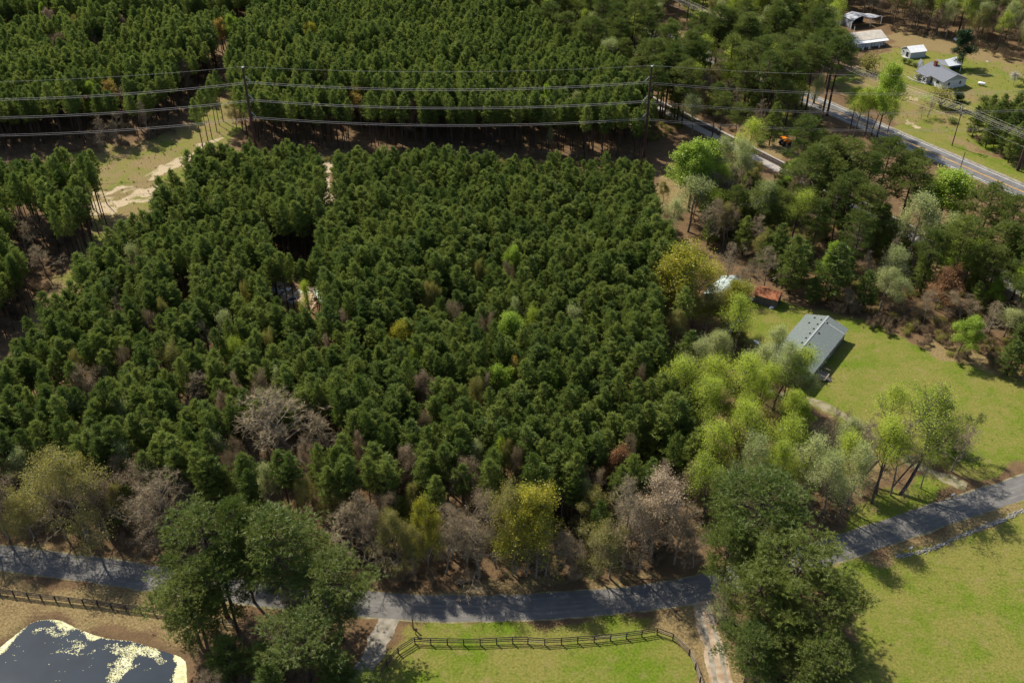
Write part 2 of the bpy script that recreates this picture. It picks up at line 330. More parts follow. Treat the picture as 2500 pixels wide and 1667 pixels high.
def strip(name, line, wl, wr, z, mat, parent=None, jit=0.0, kind='structure', cuts=1):
    L = offset_line(line, wl); Rr = offset_line(line, -wr); n = len(L)
    if jit:
        for A_, sd_ in ((L, 5), (Rr, 9)):
            A_ += np.stack([vnoise(A_, 1.7, sd_)-.5, vnoise(A_, 1.7, sd_+1)-.5], 1)*jit*4+RNG.normal(0, jit*.12, A_.shape)
    V = [(*p, z) for p in L]+[(*p, z) for p in Rr]; f = [(i, n+i, n+i+1, i+1) for i in range(n-1)]
    o = MB().add(V, f).build(name, mat, parent)
    if parent is None: tag(o, kind=kind)
    return o
strip('road_shoulder', ROAD, 2.65, 2.65, .004, MAT['drive_grass'], jit=.16)
strip('road', ROAD, 2.42, 2.42, .012, MAT['asphalt_near'], jit=.03)
for off in (-1.35, -.35, .45, 1.4): strip('wheel_wear', list(map(tuple, offset_line(ROAD, off))), .22, .22, .016, MAT['asphalt_worn'], jit=.09)
strip('driveway', DRV1, 1.6, 1.7, .008, MAT['gravel_drive'], jit=.22)
strip('dirt_driveway', DRV2, 1.5, 1.6, .008, MAT['dirt_path'], jit=.15)
for off in (-.75, .75): strip('wheel_track', list(map(tuple, offset_line(DRV2, off))), .30, .30, .016, MAT['gravel_drive'], jit=.08)
strip('house_driveway', DRV3, 1.1, 1.1, .008, MAT['drive_grass'], jit=.3)
def hline(t0, t1, off, n=60): return [tuple(HW0+hd*(t0+(t1-t0)*i/n)+hn*off) for i in range(n+1)]
def rline(t0, t1, off, n=80): return [tuple(RL0+rd*(t0+(t1-t0)*i/n)+rn*off) for i in range(n+1)]
strip('highway_shoulder', hline(-330, 150, 0), 4.9, 4.3, .004, MAT['gravel_drive'], jit=.12)
hw = strip('highway', hline(-330, 150, 0), 3.75, 3.6, .012, MAT['asphalt_highway'])
strip('edge_line', hline(-330, 150, 3.1), .09, .09, .018, MAT['paint_white'], hw); strip('edge_line', hline(-330, 150, -3.1), .09, .09, .018, MAT['paint_white'], hw)
for o_ in (-.16, .16): strip('centre_line', hline(-330, 150, o_), .08, .08, .018, MAT['paint_yellow'], hw)
strip('railway_ballast', rline(-260, 150, -.6), 2.9, 3.6, .008, MAT['gravel'], jit=.2)
rt = empty('railway_track', (RL0[0], RL0[1], 0)); tag(rt, 'single railway track with rusty rails running through the woods', 'railway')
def rlocal(p, z): return (p[0]-RL0[0], p[1]-RL0[1], z)
for o_ in (-.72, .72):
    a, b = rline(-260, 150, o_, 1); MB().bar(rlocal(a, .26), rlocal(b, .26), .08, .16).build('rail', MAT['steel_rail'], rt)
mb = MB(); t = -260
while t < 150:
    c = RL0+rd*t; mb.bar(rlocal(c-rn*1.28, .10), rlocal(c+rn*1.28, .10), .23, .17); t += .56
tag(mb.build('sleepers', MAT['sleeper_wood'], rt), kind='stuff')
# pond: water, algae mat of thousands of floating flakes
wp = np.array(POND); V = [(*p, -.30) for p in POND[:-1]]
tag(MB().add(V, [tuple(range(len(V)))]).build('pond_water', MAT['water']), kind='structure')
def build_algae():
    inner = pg(F, [(-60,1520),(40,1475),(130,1432),(190,1448),(245,1472),(300,1490),(345,1492),(395,1518),(400,1568),(400,1760),(-60,1760)])
    sw1 = pg(cC, [(170,1225),(270,1185),(370,1195),(440,1245),(510,1270),(550,1310),(520,1370),(400,1340),(390,1320),(470,1310),(430,1275),(330,1270),(250,1245)])
    sw2 = pg(cC, [(390,1310),(520,1360),(620,1335),(760,1320),(880,1300),(960,1295),(1030,1340),(1062,1410),(1040,1480),(1010,1460),(985,1410),(900,1400),(870,1440),(905,1440),(850,1490),(790,1520),(750,1600),(710,1640),(690,1560),(680,1460),(740,1400),(720,1350),(560,1370),(500,1385),(400,1370)])
    edge2 = pg(cC, [(440,1180),(620,1190),(780,1235),(900,1250),(800,1260),(700,1250),(600,1295),(520,1240)])
    wall = pg(cC, [(1110,1390),(1170,1350),(1245,1360),(1250,1700),(1100,1700),(1105,1480)])
    bb = wp.min(0), wp.max(0); st = .085; gx, gy = np.arange(bb[0][0], bb[1][0], st), np.arange(bb[0][1], bb[1][1], st); X, Y = np.meshgrid(gx, gy); nx, ny = len(gx), len(gy)
    P = np.stack([X.ravel(), Y.ravel()], 1)+RNG.normal(0, st*.28, (nx*ny, 2)); a = (np.arange((nx-1)*(ny-1))//(nx-1))*nx+np.arange((nx-1)*(ny-1)) % (nx-1); Cc_ = P[a]+st/2
    Pw = Cc_+np.stack([vnoise(Cc_, 1.2, 11)-.5, vnoise(Cc_, 1.2, 12)-.5], 1)*1.5+np.stack([vnoise(Cc_, .4, 16)-.5, vnoise(Cc_, .4, 17)-.5], 1)*.5
    de = sdf(Cc_, POND); band = .45+2.2*vnoise(Cc_, 4, 13)**1.3
    pr = 1.0*sstep(band+.7, band-.5, de)*(Cc_[:, 1] > 87)
    pr = np.maximum(pr, 1.1*sstep(-.4, .4, sdf(Pw, wall))); pr = np.maximum(pr, .80*sstep(-.6, 1.0, sdf(Pw, sw2))); pr = np.maximum(pr, .66*sstep(-.6, 1.0, sdf(Pw, sw1))); pr = np.maximum(pr, .95*sstep(-.3, .5, sdf(Pw, edge2))); pr = np.maximum(pr, .17)
    nz = .20*vnoise(Cc_, .9, 31)+.30*vnoise(Cc_, .25, 32)+.72*RNG.random(len(Cc_)); keep = (pr > nz+.05) & (de > .05)
    z = -.285+.02*vnoise(P, .3, 35); V = np.c_[P, z]; Q = np.stack([a, a+1, a+1+nx, a+nx], 1)[keep]; u, inv = np.unique(Q, return_inverse=True)
    tag(link(bpy.data.objects.new('algae', npmesh('algae', V[u], inv.reshape(-1, 4), [MAT['algae']]))), 'pale yellow algae scum floating along the pond edge', 'algae', kind='stuff')
build_algae()

# ------------------------------------------------------------------ buildings
def frame_px(A, B, he):
    a, b = G(A, he), G(B, he); v = Vector((b[0]-a[0], b[1]-a[1])); return a, math.atan2(v.y, v.x), v.length
def gable(name, a, rz, L, D, he, hr, wall, roof, label, cat, over=.35, ridge='x', th=.12, z0=0.0, roof_name='roof'):
    e = empty(name, (a[0], a[1], z0), rz); tag(e, label, cat)
    if ridge == 'x':
        w_ = MB().add([(0,0,0),(L,0,0),(L,D,0),(0,D,0),(0,0,he),(L,0,he),(L,D,he),(0,D,he),(0,D/2,hr),(L,D/2,hr)],
                      [(0,1,5,4),(2,3,7,6),(1,2,6,9,5),(3,0,4,8,7)])
        k = (hr-he)/(D/2); lo = he-k*over; o = over
        rf = MB().slab([(-o,-o,lo+th),(L+o,-o,lo+th),(L+o,D/2,hr+th),(-o,D/2,hr+th)], th).slab([(L+o,D+o,lo+th),(-o,D+o,lo+th),(-o,D/2+.003,hr+th-.002),(L+o,D/2+.003,hr+th-.002)], th)
    else:
        w_ = MB().add([(0,0,0),(L,0,0),(L,D,0),(0,D,0),(0,0,he),(L,0,he),(L,D,he),(0,D,he),(L/2,0,hr),(L/2,D,hr)],
                      [(0,1,5,8,4),(2,3,7,9,6),(1,2,6,5),(3,0,4,7)])
        k = (hr-he)/(L/2); lo = he-k*over; o = over
        rf = MB().slab([(-o,-o,lo+th),(L/2,-o,hr+th),(L/2,D+o,hr+th),(-o,D+o,lo+th)], th).slab([(L+o,D+o,lo+th),(L/2+.003,D+o,hr+th-.002),(L/2+.003,-o,hr+th-.002),(L+o,-o,lo+th)], th)
    w_.build('wall', MAT[wall], e); r = rf.build(roof_name, MAT[roof], e); return e, r
def panel(e, name, face, u, z, wd, ht, L, D, mat, frame=None, d=.05):
    # a door or window on wall face 0 front(y=0) 1 right(x=L) 2 back 3 left(x=0); frame proud of the pane
    def bx(u0, u1, z0, z1, p0, p1):
        m = MB()
        return {0: lambda: m.box(u0,u1,-p1,-p0,z0,z1), 1: lambda: m.box(L+p0,L+p1,u0,u1,z0,z1), 2: lambda: m.box(u0,u1,D+p0,D+p1,z0,z1), 3: lambda: m.box(-p1,-p0,u0,u1,z0,z1)}[face]()
    o = bx(u-wd/2, u+wd/2, z, z+ht, .004, d).build(name, MAT[mat], e)
    if frame:
        f = MB(); t = .09
        for q in ((u-wd/2-t,u-wd/2,z-t,z+ht+t),(u+wd/2,u+wd/2+t,z-t,z+ht+t),(u-wd/2,u+wd/2,z+ht,z+ht+t),(u-wd/2,u+wd/2,z-t,z)):
            g_ = bx(*q, .003, d+.03); f.add(g_.v, g_.f)
        f.build('frame', MAT[frame], o)
    return o
# manufactured home in the green yard
a, rz, L = frame_px((1968, 927), (2066, 804), 2.7); D = 8.7
e, r = gable('manufactured_home', a, rz, L, D, 2.7, 4.0, 'siding_tan', 'shingle_grey', 'long home with grey shingle gable roof and roof vents on the green yard', 'house', .4)
MB().box(-.03, L+.03, -.03, D+.03, 0, .75).build('skirting', MAT['wood_grey'], e)
MB().bar((-.4, D/2, 4.15), (L+.4, D/2, 4.15), .34, .05).build('ridge_cap', MAT['shingle_cap'], r)
k = (4.0-2.7)/(D/2)
for u in (2.6, L-2.0): MB().bar((u, -.38, 2.72-k*.38+.13), (u, D/2-.2, 4.0-k*.2+.15), .32, .05).build('seam_strip', MAT['shingle_cap'], r)
vent = MB().box(-.2, .2, -.17, .17, 0, .14).add([(-.2,-.17,.14),(.2,-.17,.14),(.2,.17,.14),(-.2,.17,.14),(-.12,0,.24),(.12,0,.24)], [(0,1,5,4),(2,3,4,5),(1,2,5),(3,0,4)]).mesh('roof_vent', MAT['vent_dark'])
for u, y in [(L-2.0,D/2-.7),(L-6.6,D/2-.7),(L-11.5,D/2-.7)]+[(L-1.6-2.05*i,D/2+.75) for i in range(6)]+[(L-3.4,D/2+2.6),(L-1.0,D/2+2.4)]:
    o = link(bpy.data.objects.new('roof_vent', vent), r); o.location = (u, y, 4.0-k*abs(y-D/2)+.10)
for u in (3.5, 8.2, 16.5, 19.4): panel(e, 'window', 0, min(u, L-1), 1.35, .9, 1.1, L, D, 'glass_dark', 'trim_white')
for u in (6.0, 13.0): panel(e, 'door', 0, u, .75, .95, 1.9, L, D, 'door_brown', 'trim_white')
for u in (2.0, 6.4): panel(e, 'window', 1, u, 1.35, .9, 1.1, L, D, 'glass_dark', 'trim_white')
panel(e, 'window', 3, 4.2, 1.35, 1.1, 1.1, L, D, 'glass_dark', 'trim_white')
for u in (3, 9, 15): panel(e, 'window', 2, u, 1.35, .9, 1.1, L, D, 'glass_dark', 'trim_white')
dk = empty('wooden_deck', (a[0]+math.cos(rz)*6.0+math.sin(rz)*1.3, a[1]+math.sin(rz)*6.0-math.cos(rz)*1.3, 0), rz); tag(dk, 'small weathered wooden deck with railings and steps beside the shingle-roofed home', 'deck')
for i in range(12): MB().box(-1.4, 1.4, -1.1+i*.185, -1.1+i*.185+.165, .62, .67).build('plank', MAT['fence_worn'], dk)
for x in (-1.35, 1.35):
    for y in (-1.05, 0, 1.0): MB().box(x-.05, x+.05, y-.05, y+.05, 0, 1.6).build('post', MAT['wood_grey'], dk)
    MB().bar((x, -1.1, 1.58), (x, 1.1, 1.58), .1, .05).build('handrail', MAT['fence_worn'], dk)
for i in range(3): MB().box(-.5, .5, -1.42-.28*i, -1.14-.28*i, .45-.17*i, .5-.17*i).build('step', MAT['wood_grey'], dk)
sh = empty('satellite_dish', (0, 0, 0)); q = G(cK(1725, 640), 3.6); sh.location = (q[0], q[1], 0); tag(sh, 'small pale satellite dish on a pole behind the shingle-roofed home', 'satellite dish')
MB().tube([(0,0,0),(0,0,3.5)], .04).build('mast', MAT['galvanised'], sh)
m = MB(); N = 12; m.v = [(0, .0, 0)]+[(.42*math.cos(2*math.pi*i/N), .12, .42*math.sin(2*math.pi*i/N)) for i in range(N)]; m.f = [(0, i+1, (i+1) % N+1) for i in range(N)]
d_ = m.build('dish', MAT['plastic_white'], sh); d_.location = (0, 0, 3.6); d_.rotation_euler = (R(-35), 0, R(200)); MB().tube([(0,-.0,0),(0,-.45,.1)], .02).build('arm', MAT['galvanised'], d_)
# rusty shed: corrugated roof of separate sheets
a, rz, L = frame_px(cK(905, 372), cK(1165, 442), 2.1); D = 3.7
e, r = gable('tool_shed', a, rz, L, D, 2.1, 3.1, 'wood_grey', 'rust_metal', 'grey plank shed with rusty orange metal roof at the edge of the yard', 'shed', .2)
n = 8; wd = (L+.4)/n; kk = (3.1-2.1)/(D/2)
for side in (0, 1):
    for i in range(n):
        dz = random.uniform(.015, .05); x0 = -.2+i*wd; y0, z0_ = -.22, 2.1-.22*kk+.12+dz; y1, z1_ = D/2, 3.1+.12+dz
        if side: y0 = D-y0
        MB().slab([(x0+.01,y0,z0_),(x0+wd-.01,y0,z0_+.012),(x0+wd-.01,y1,z1_+.012),(x0+.01,y1,z1_)], .012).build('roof_sheet', MAT['rust_metal'], r)
o = MB().slab([(1.0,D/2-.2,3.34),(2.6,D/2-.1,3.42),(2.6,D/2+.8,3.30),(1.0,D/2+.9,3.22)], .02).build('roof_sheet', MAT['rust_metal'], r)
for i in range(22): MB().box(.02+i*L/22, .02+i*L/22+L/22-.03, -.03, -.002, .05, 2.04).build('plank', MAT['wood_grey'], e)
for i in range(14):
    y = .02+i*D/14; MB().box(L+.002, L+.03, y, y+D/14-.03, .05, 2.0).build('plank', MAT['wood_grey'], e)
panel(e, 'door', 1, D/2, .05, 1.0, 1.8, L, D, 'opening_shade', 'wood_grey', .06)  # black panel paints the shaded inside of the shed as a doorway
# white panelled outbuilding under the yellow-green tree
a, rz, L = frame_px(cK(640, 470), cK(838, 268), 2.6); D = 6.5
e, r = gable('outbuilding', a, rz, L, D, 2.6, 3.9, 'siding_white', 'metal_pale', 'white panelled outbuilding with pale metal roof half under the yellow-green tree', 'shed', .25)
for i in range(18): MB().box(.05+i*L/18, .05+i*L/18+L/18-.1, -.05, -.003, .1, 2.5).build('panel', MAT['siding_white'], e)
for i in range(11):
    MB().bar((-.2+i*(L+.4)/10, -.26, 2.6-.1+.14), (-.2+i*(L+.4)/10, D/2-.02, 3.9+.13), .05, .04).build('roof_rib', MAT['metal_pale'], r)
# derelict shack in the clearing of the pine stand
q = G(F(715, 700)); e = empty('derelict_shack', (*q, 0), R(28)); tag(e, 'collapsed tan board shack with pale green metal roof inside the pine stand', 'shack')
MB().slab([(1.2,-3.0,2.3),(4.2,-3.0,1.7),(4.2,1.6,1.8),(1.2,1.6,2.5)], .05).build('roof', MAT['metal_green'], e)
for i in range(7): MB().bar((1.2+i*.5, -3.0, 2.38-i*.1), (1.2+i*.5, 1.6, 2.56-i*.115), .06, .05).build('roof_rib', MAT['metal_green'], e)
MB().slab([(.6,1.6,2.6),(4.0,1.8,2.3),(4.2,4.4,2.0),(.6,4.2,2.2)], .05).build('roof_sheet', MAT['sleeper_wood'], e)
for x in (1.3, 4.1):
    for y in (-2.9, 1.5): MB().box(x-.08, x+.08, y-.08, y+.08, 0, 1.75).build('post', MAT['wood_grey'], e)
for i in range(26): 
    x = random.uniform(-2.4, 1.1); y = random.uniform(-2.5, 3.6); an = random.uniform(0, 3.14); l2 = random.uniform(.7, 1.6)
    MB().bar((x-l2*math.cos(an), y-l2*math.sin(an), random.uniform(.05, .9)), (x+l2*math.cos(an), y+l2*math.sin(an), random.uniform(.05, 1.1)), .22, .04).build('board', MAT['board_tan'], e)
q = G(F(672, 692)); e = empty('tub', (*q, 0)); tag(e, 'round white rimmed tub among the debris beside the collapsed shack', 'tub')
MB().tube([(0,0,0),(0,0,.62)], 1.0, 20, False).build('side', MAT['metal_white'], e); MB().tube([(math.cos(i*math.pi/10), math.sin(i*math.pi/10), .62) for i in range(21)], .07, 6, False).build('rim', MAT['plastic_white'], e)
N = 20; MB().add([(.97*math.cos(2*math.pi*i/N), .97*math.sin(2*math.pi*i/N), .2) for i in range(N)], [tuple(range(N))]).build('bottom', MAT['opening_shade'], e)

# ranch house and outbuildings across the highway
a, rz, L = frame_px(cR2(1150, 797), cR2(1430, 942), 2.7); D = 9.4
e, r = gable('ranch_house', a, rz, L, D, 2.7, 4.6, 'siding_white', 'shingle_far', 'low white house with dark grey shingle roof and red brick chimney', 'house', .45)
MB().bar((-.45, D/2, 4.75), (L+.45, D/2, 4.75), .3, .05).build('ridge_cap', MAT['shingle_far'], r)
ch = MB().box(2.2, 3.2, D/2-1.2, D/2-.5, 2.8, 5.9).build('chimney', MAT['brick_red'], e); MB().box(2.12, 3.28, D/2-1.28, D/2-.42, 5.9, 6.02).build('cap', MAT['brick_red'], ch)
MB().add([(L+.02,.1,2.72),(L+.02,D-.1,2.72),(L+.02,D/2,4.5)], [(0,1,2)]).build('gable_siding', MAT['siding_grey'], e)
for y in (2.4, 7.0): panel(e, 'window', 1, y, 1.1, .8, 1.1, L, D, 'glass_dark', 'trim_white')
panel(e, 'door', 0, L*.55, .25, 1.0, 2.0, L, D, 'door_brown', 'trim_white')
panel(e, 'window', 0, L*.8, 1.0, 1.5, 1.2, L, D, 'glass_dark', 'trim_white'); panel(e, 'window', 0, L*.35, 1.0, 1.5, 1.2, L, D, 'glass_dark', 'trim_white')
for y in (2.2, 6.5): panel(e, 'window', 3, y, 1.0, 1.0, 1.2, L, D, 'glass_dark', 'trim_white')
pr = MB().slab([(.4,-2.0,2.45),(6.6,-2.0,2.45),(6.6,-.1,2.78),(.4,-.1,2.78)], .1).build('porch_roof', MAT['shingle_far'], e)
MB().box(.4, 6.6, -2.0, -.06, 0, .25).build('porch_floor', MAT['concrete'], e)
for x in (.6, 2.6, 4.5, 6.4): MB().box(x-.07, x+.07, -1.92, -1.78, .25, 2.34).build('porch_post', MAT['trim_white'], e)
m = MB(); m.tube([(4.6+1.75*t, -1.98, 1.2+1.0*math.sin(math.pi*t)) for t in [i/8 for i in range(9)]], .06, 6).build('porch_arch', MAT['trim_white'], e)
MB().bar((.6,-1.85,.95), (6.4,-1.85,.95), .06, .06).build('porch_rail', MAT['trim_white'], e)
# retaining edging in front of the porch
pts = [G(cR2(*p)) for p in [(1010,890),(1080,930),(1150,955),(1200,970)]]; e = empty('garden_edging', (*pts[0], 0)); tag(e, 'low pale block edging around the flower bed before the white porch', 'edging')
for i in range(3):
    p, q = pts[i], pts[i+1]; n = 5
    for k in range(n):
        f0, f1 = k/n+.01, (k+1)/n-.01; L0 = [p[j]+(q[j]-p[j])*f0-pts[0][j] for j in (0, 1)]; L1 = [p[j]+(q[j]-p[j])*f1-pts[0][j] for j in (0, 1)]
        MB().bar((*L0, .16), (*L1, .16), .3, .32).build('block', MAT['concrete'], e)
# carport wing behind the house
C_ = [G(cR2(*p), z) + (z,) for p, z in [((1345,685),2.5),((1400,745),2.5),((1440,690),3.1),((1492,765),3.1),((1580,652),2.5),((1645,742),2.5)]]
e = empty('carport', (C_[1][0], C_[1][1], 0)); tag(e, 'open carport with light grey gable roof on white posts behind the brick-chimney house', 'carport')
lc = [(p[0]-C_[1][0], p[1]-C_[1][1], p[2]) for p in C_]
MB().slab([lc[1], lc[3], lc[2], lc[0]], .1).build('roof', MAT['shingle_far'], e); MB().slab([lc[3], lc[5], lc[4], lc[2]], .1).build('roof', MAT['siding_grey'], e)
for i in (0, 1, 4, 5): MB().box(lc[i][0]*.97-.08, lc[i][0]*.97+.08, lc[i][1]-.08, lc[i][1]+.08, 0, 2.36).build('post', MAT['trim_white'], e)
def car(q, rz, paint, label, cat='car'):
    e = empty('parked_car', (*q, 0), rz); tag(e, label, cat)
    prof = [(-2.2,.35),(-2.2,.85),(-1.5,.98),(-.9,1.42),(.6,1.45),(1.25,.98),(2.15,.82),(2.2,.35)]
    m = MB(); m.add([(x, -.85*(1 if z < 1.1 else .82), z) for x, z in prof]+[(x, .85*(1 if z < 1.1 else .82), z) for x, z in prof], [tuple(range(8))[::-1], tuple(range(8, 16))]+[(i, (i+1) % 8, 8+(i+1) % 8, 8+i) for i in range(8)])
    m.build('body', MAT[paint], e)
    MB().add([(1.2,-.72,1.03),(1.2,.72,1.03),(.64,.66,1.40),(.64,-.66,1.40)], [(0,1,2,3)]).build('windscreen', MAT['glass_dark'], e).location = (.02, 0, .02)
    MB().add([(-1.45,-.72,1.03),(-1.45,.72,1.03),(-.94,.66,1.38),(-.94,-.66,1.38)], [(0,1,2,3)]).build('rear_window', MAT['glass_dark'], e).location = (-.02, 0, .02)
    for x in (-1.35, 1.35):
        for y in (-.8, .8): MB().tube([(x,y-.1,.33),(x,y+.1,.33)], .33, 12).build('wheel', MAT['black_rubber'], e)
    return e
car(G(cR2(1560, 790)), rz+R(90), 'car_paint', 'dark car parked under the open carport')
# steep little well house
a2 = G(cR2(1130, 788)); e, r = gable('well_house', a2, rz+R(65), 2.3, 2.6, .35, 2.5, 'trim_white', 'shingle_far', 'tiny steep white well house with dark roof beside the brick-chimney house', 'shed', .12, 'y', .08)
# three-bay garage
a, rz, L = frame_px(cR2(402, 478), cR2(768, 432), 2.8); D = 8.2
e, r = gable('garage', a, rz, L, D, 2.8, 4.3, 'siding_grey', 'metal_cream', 'long grey garage with cream metal roof and three wide bays', 'garage', .3)
k = (4.3-2.8)/(D/2)
for i in range(22): MB().bar((-.25+i*(L+.5)/21, -.28, 2.8-.28*k+.15), (-.25+i*(L+.5)/21, D/2-.03, 4.3+.12), .05, .05).build('roof_rib', MAT['metal_cream'], r)
MB().slab([(-.3,-1.7,2.25),(L+.3,-1.7,2.25),(L+.3,-.25,2.72),(-.3,-.25,2.72)], .08).build('awning', MAT['metal_white'], e)
for i in range(3): 
    panel(e, 'garage_door', 0, 2.2+i*3.9, .05, 2.9, 2.2, L, D, 'siding_white', 'trim_white')
for i in range(4): MB().box(.25+i*3.9-.07, .25+i*3.9+.07, -1.6, -1.46, 0, 2.2).build('post', MAT['wood_grey'], e)
panel(e, 'door', 0, L-1.4, .05, 1.0, 2.05, L, D, 'metal_cream', 'trim_white'); panel(e, 'window', 3, 3.6, 2.4, .9, .6, L, D, 'glass_dark', 'trim_white')
MB().tube([(L*.36,D-.6,2.9),(L*.36,D-.6,5.3)], .12, 8).build('flue', MAT['galvanised'], e)
for i, u in enumerate((2.9, 5.6, 9.9)):
    c_, s_ = math.cos(rz), math.sin(rz); b = empty('bin', (a[0]+c_*u+s_*1.9, a[1]+s_*u-c_*1.9, 0), rz); tag(b, 'pale bin standing before the three-bay garage', 'bin', 'bins before the garage')
    MB().tube([(0,0,0),(0,0,.9)], [.28,.36], 8).build('body', MAT['plastic_white'], b); MB().tube([(0,0,.9),(0,0,1.0)], [.4,.3], 8).build('lid', MAT['siding_grey'], b)
# white-roofed storage shed
a, rz, L = frame_px(cR2(1055, 608), cR2(1232, 588), 2.2); D = 5.4
e, r = gable('storage_shed', a, rz, L, D, 2.2, 3.5, 'siding_grey', 'metal_white', 'small grey shed with bright white metal roof and open dark door', 'shed', .25)
panel(e, 'door', 3, 1.7, .08, 1.5, 1.9, L, D, 'opening_shade', 'trim_white'); panel(e, 'window', 3, 4.1, 1.0, .8, .8, L, D, 'glass_dark', 'trim_white')  # doorway is a black panel, interior shade put into its colour
for i in range(9): MB().bar((-.2+i*(L+.4)/8, -.22, 2.2+.07), (-.2+i*(L+.4)/8, D/2-.02, 3.5+.12), .04, .04).build('roof_rib', MAT['metal_white'], r)
MB().box(-1.3, -.02, .3, 3.2, 0, .12).build('step', MAT['concrete'], e)
# dark metal carport with tin lean-to
H0, H1 = 3.2, 4.3
C_ = [(*G(cR2(*p), z), z) for p, z in [((262,182),H0),((376,131),H1),((487,188),H1),((380,242),H0),((600,212),H0),((520,160),H0),((560,155),H0),((725,186),H0-.3),((615,214),H0-.3)]]
o0 = C_[3]; e = empty('pole_barn', (o0[0], o0[1], 0)); tag(e, 'open dark metal pole barn with shiny patched roof and pale posts', 'barn')
lc = [(p[0]-o0[0], p[1]-o0[1], p[2]) for p in C_]
MB().slab([lc[3], lc[2], lc[1], lc[0]], .08).build('roof', MAT['metal_dark'], e); MB().slab([lc[2], lc[4], lc[5], lc[1]], .08).build('roof', MAT['metal_dark'], e); MB().slab([lc[8], lc[7], lc[6], lc[5]], .08).build('lean_to_roof', MAT['metal_dark'], e)
for i in (0, 3, 4, 5, 7): MB().box(lc[i][0]-.1, lc[i][0]+.1, lc[i][1]-.1, lc[i][1]+.1, 0, lc[i][2]-.12).build('post', MAT['trim_white'], e)
for i, j in ((3, 2), (4, 2)): MB().bar((lc[i][0], lc[i][1], 2.3), (lc[i][0]*.75+lc[j][0]*.25, lc[i][1]*.75+lc[j][1]*.25, lc[i][2]*.75+lc[j][2]*.25-.1), .12, .12).build('brace', MAT['trim_white'], e)
MB().add([(*lc[0][:2],0),(*lc[3][:2],0),(*lc[3][:2],2.9),(*lc[0][:2],2.9)], [(0,1,2,3)]).build('side_sheet', MAT['metal_dark'], e).location = (.02, .04, 0)
MB().add([(*lc[0][:2],0),(*lc[5][:2],0),(*lc[5][:2],2.9),(*lc[0][:2],2.9)], [(0,1,2,3)]).build('back_shade', MAT['opening_shade'], e)  # black sheet added to paint the shade inside the open barn
# propane tank and small yard things
q = G(cR2(1862, 985)); e = empty('propane_tank', (*q, 0), R(-38)); tag(e, 'white propane tank lying on the lawn', 'tank')
MB().tube([(-1.25,0,.72),(-1.15,0,.72),(-.95,0,.72),(.95,0,.72),(1.15,0,.72),(1.25,0,.72)], [.1,.36,.46,.46,.36,.1], 14).build('body', MAT['plastic_white'], e, True)
MB().tube([(0,0,1.15),(0,0,1.32)], .16, 10).build('valve_dome', MAT['plastic_white'], e)
for x in (-.7, .7): MB().box(x-.08, x+.08, -.35, .35, 0, .34).build('leg', MAT['concrete'], e)
def lump(name, q, s, mat, label, cat, group=None, seed=0, z=0.0):
    bm = bmesh.new(); bmesh.ops.create_icosphere(bm, subdivisions=2, radius=1); rr = random.Random(seed)
    for v in bm.verts: v.co = Vector((v.co.x*s[0], v.co.y*s[1], max(-.2, v.co.z)*s[2]))*(.8+.4*rr.random())
    me = bpy.data.meshes.new(name); bm.to_mesh(me); bm.free(); me.materials.append(MAT[mat]); o = link(bpy.data.objects.new(name, me)); o.location = (*q, s[2]*.15+z); o.rotation_euler = (0, 0, rr.random()*6)
    return tag(o, label, cat, group)
for i, p in enumerate([(1910,70),(1935,55),(925,925),(980,1230),(1100,525),(1030,1050),(720,500),(870,425),(940,1240),(1110,1320),(1090,1490),(1150,960)]):
    if i > 1: lump('rubbish_bag', G(cK(*p)), (.45+.2*(i % 3), .4, .35), 'plastic_white', 'crumpled white rubbish lying on the yard grass', 'rubbish', 'white rubbish scattered round the yard', i)
lump('tarpaulin', G(cK(975, 1415)), (.6, .4, .25), 'plastic_blue', 'small crumpled blue tarpaulin on the yard below the home', 'tarpaulin', None, 40)
lump('tarpaulin', G(cK(1130, 975)), (1.3, .8, .3), 'plastic_white', 'wide white tarpaulin heap beside the long shingle-roofed home', 'tarpaulin', None, 41)
car(G(cK(640, 770)), R(60), 'car_paint', 'dark car parked among the budding trees in the yard'); lump('junk_heap', G(cK(715, 700)), (1.0, .9, .9), 'plastic_white', 'tall white covered heap beside the dark car in the yard', 'junk heap', None, 42)
lump('debris_heap', G(F(632, 668)), (2.0, 1.0, .5), 'concrete', 'grey heap of debris in the clearing of the pine stand', 'debris', None, 43)
for i in range(16): lump('rubbish', G(F(600+i*7+random.uniform(-6, 6), 668+random.uniform(-8, 8))), (.4, .3, .25), 'plastic_white', 'white scrap lying in the clearing of the pine stand', 'rubbish', 'white scraps in the pine clearing', 60+i)
lump('boat', G(cR2(1570, 460)), (1.6, .7, .5), 'plastic_white', 'white upturned dinghy at the edge of the woods', 'boat', None, 44); lump('basin', G(cR2(1935, 712)), (.7, .5, .25), 'concrete', 'small pale basin on the lawn near the woods', 'basin', None, 45)
# orange tractor under the trees between railway and highway
q = G(cA(825, 925)); e = empty('tractor', (*q, 0), R(20)); tag(e, 'orange tractor parked under trees beside the railway', 'tractor')
MB().box(-.2, 1.7, -.4, .4, .7, 1.35).build('bonnet', MAT['orange_paint'], e); MB().box(-1.2, -.2, -.55, .55, .6, 1.0).build('body', MAT['black_rubber'], e); MB().box(-1.5, .4, -.85, .85, 2.35, 2.5).build('canopy', MAT['orange_paint'], e)
for x, y in ((-1.2,-.6),(-1.2,.6),(.1,-.6),(.1,.6)): MB().tube([(x,y,.9),(x,y,2.36)], .05).build('canopy_post', MAT['black_rubber'], e)
for x, rr_, ws in ((-.9,.75,.25),(1.2,.45,.15)):
    for y in (-.75, .75): MB().tube([(x,y-ws,rr_),(x,y+ws,rr_)], rr_, 14).build('wheel', MAT['black_rubber'], e)

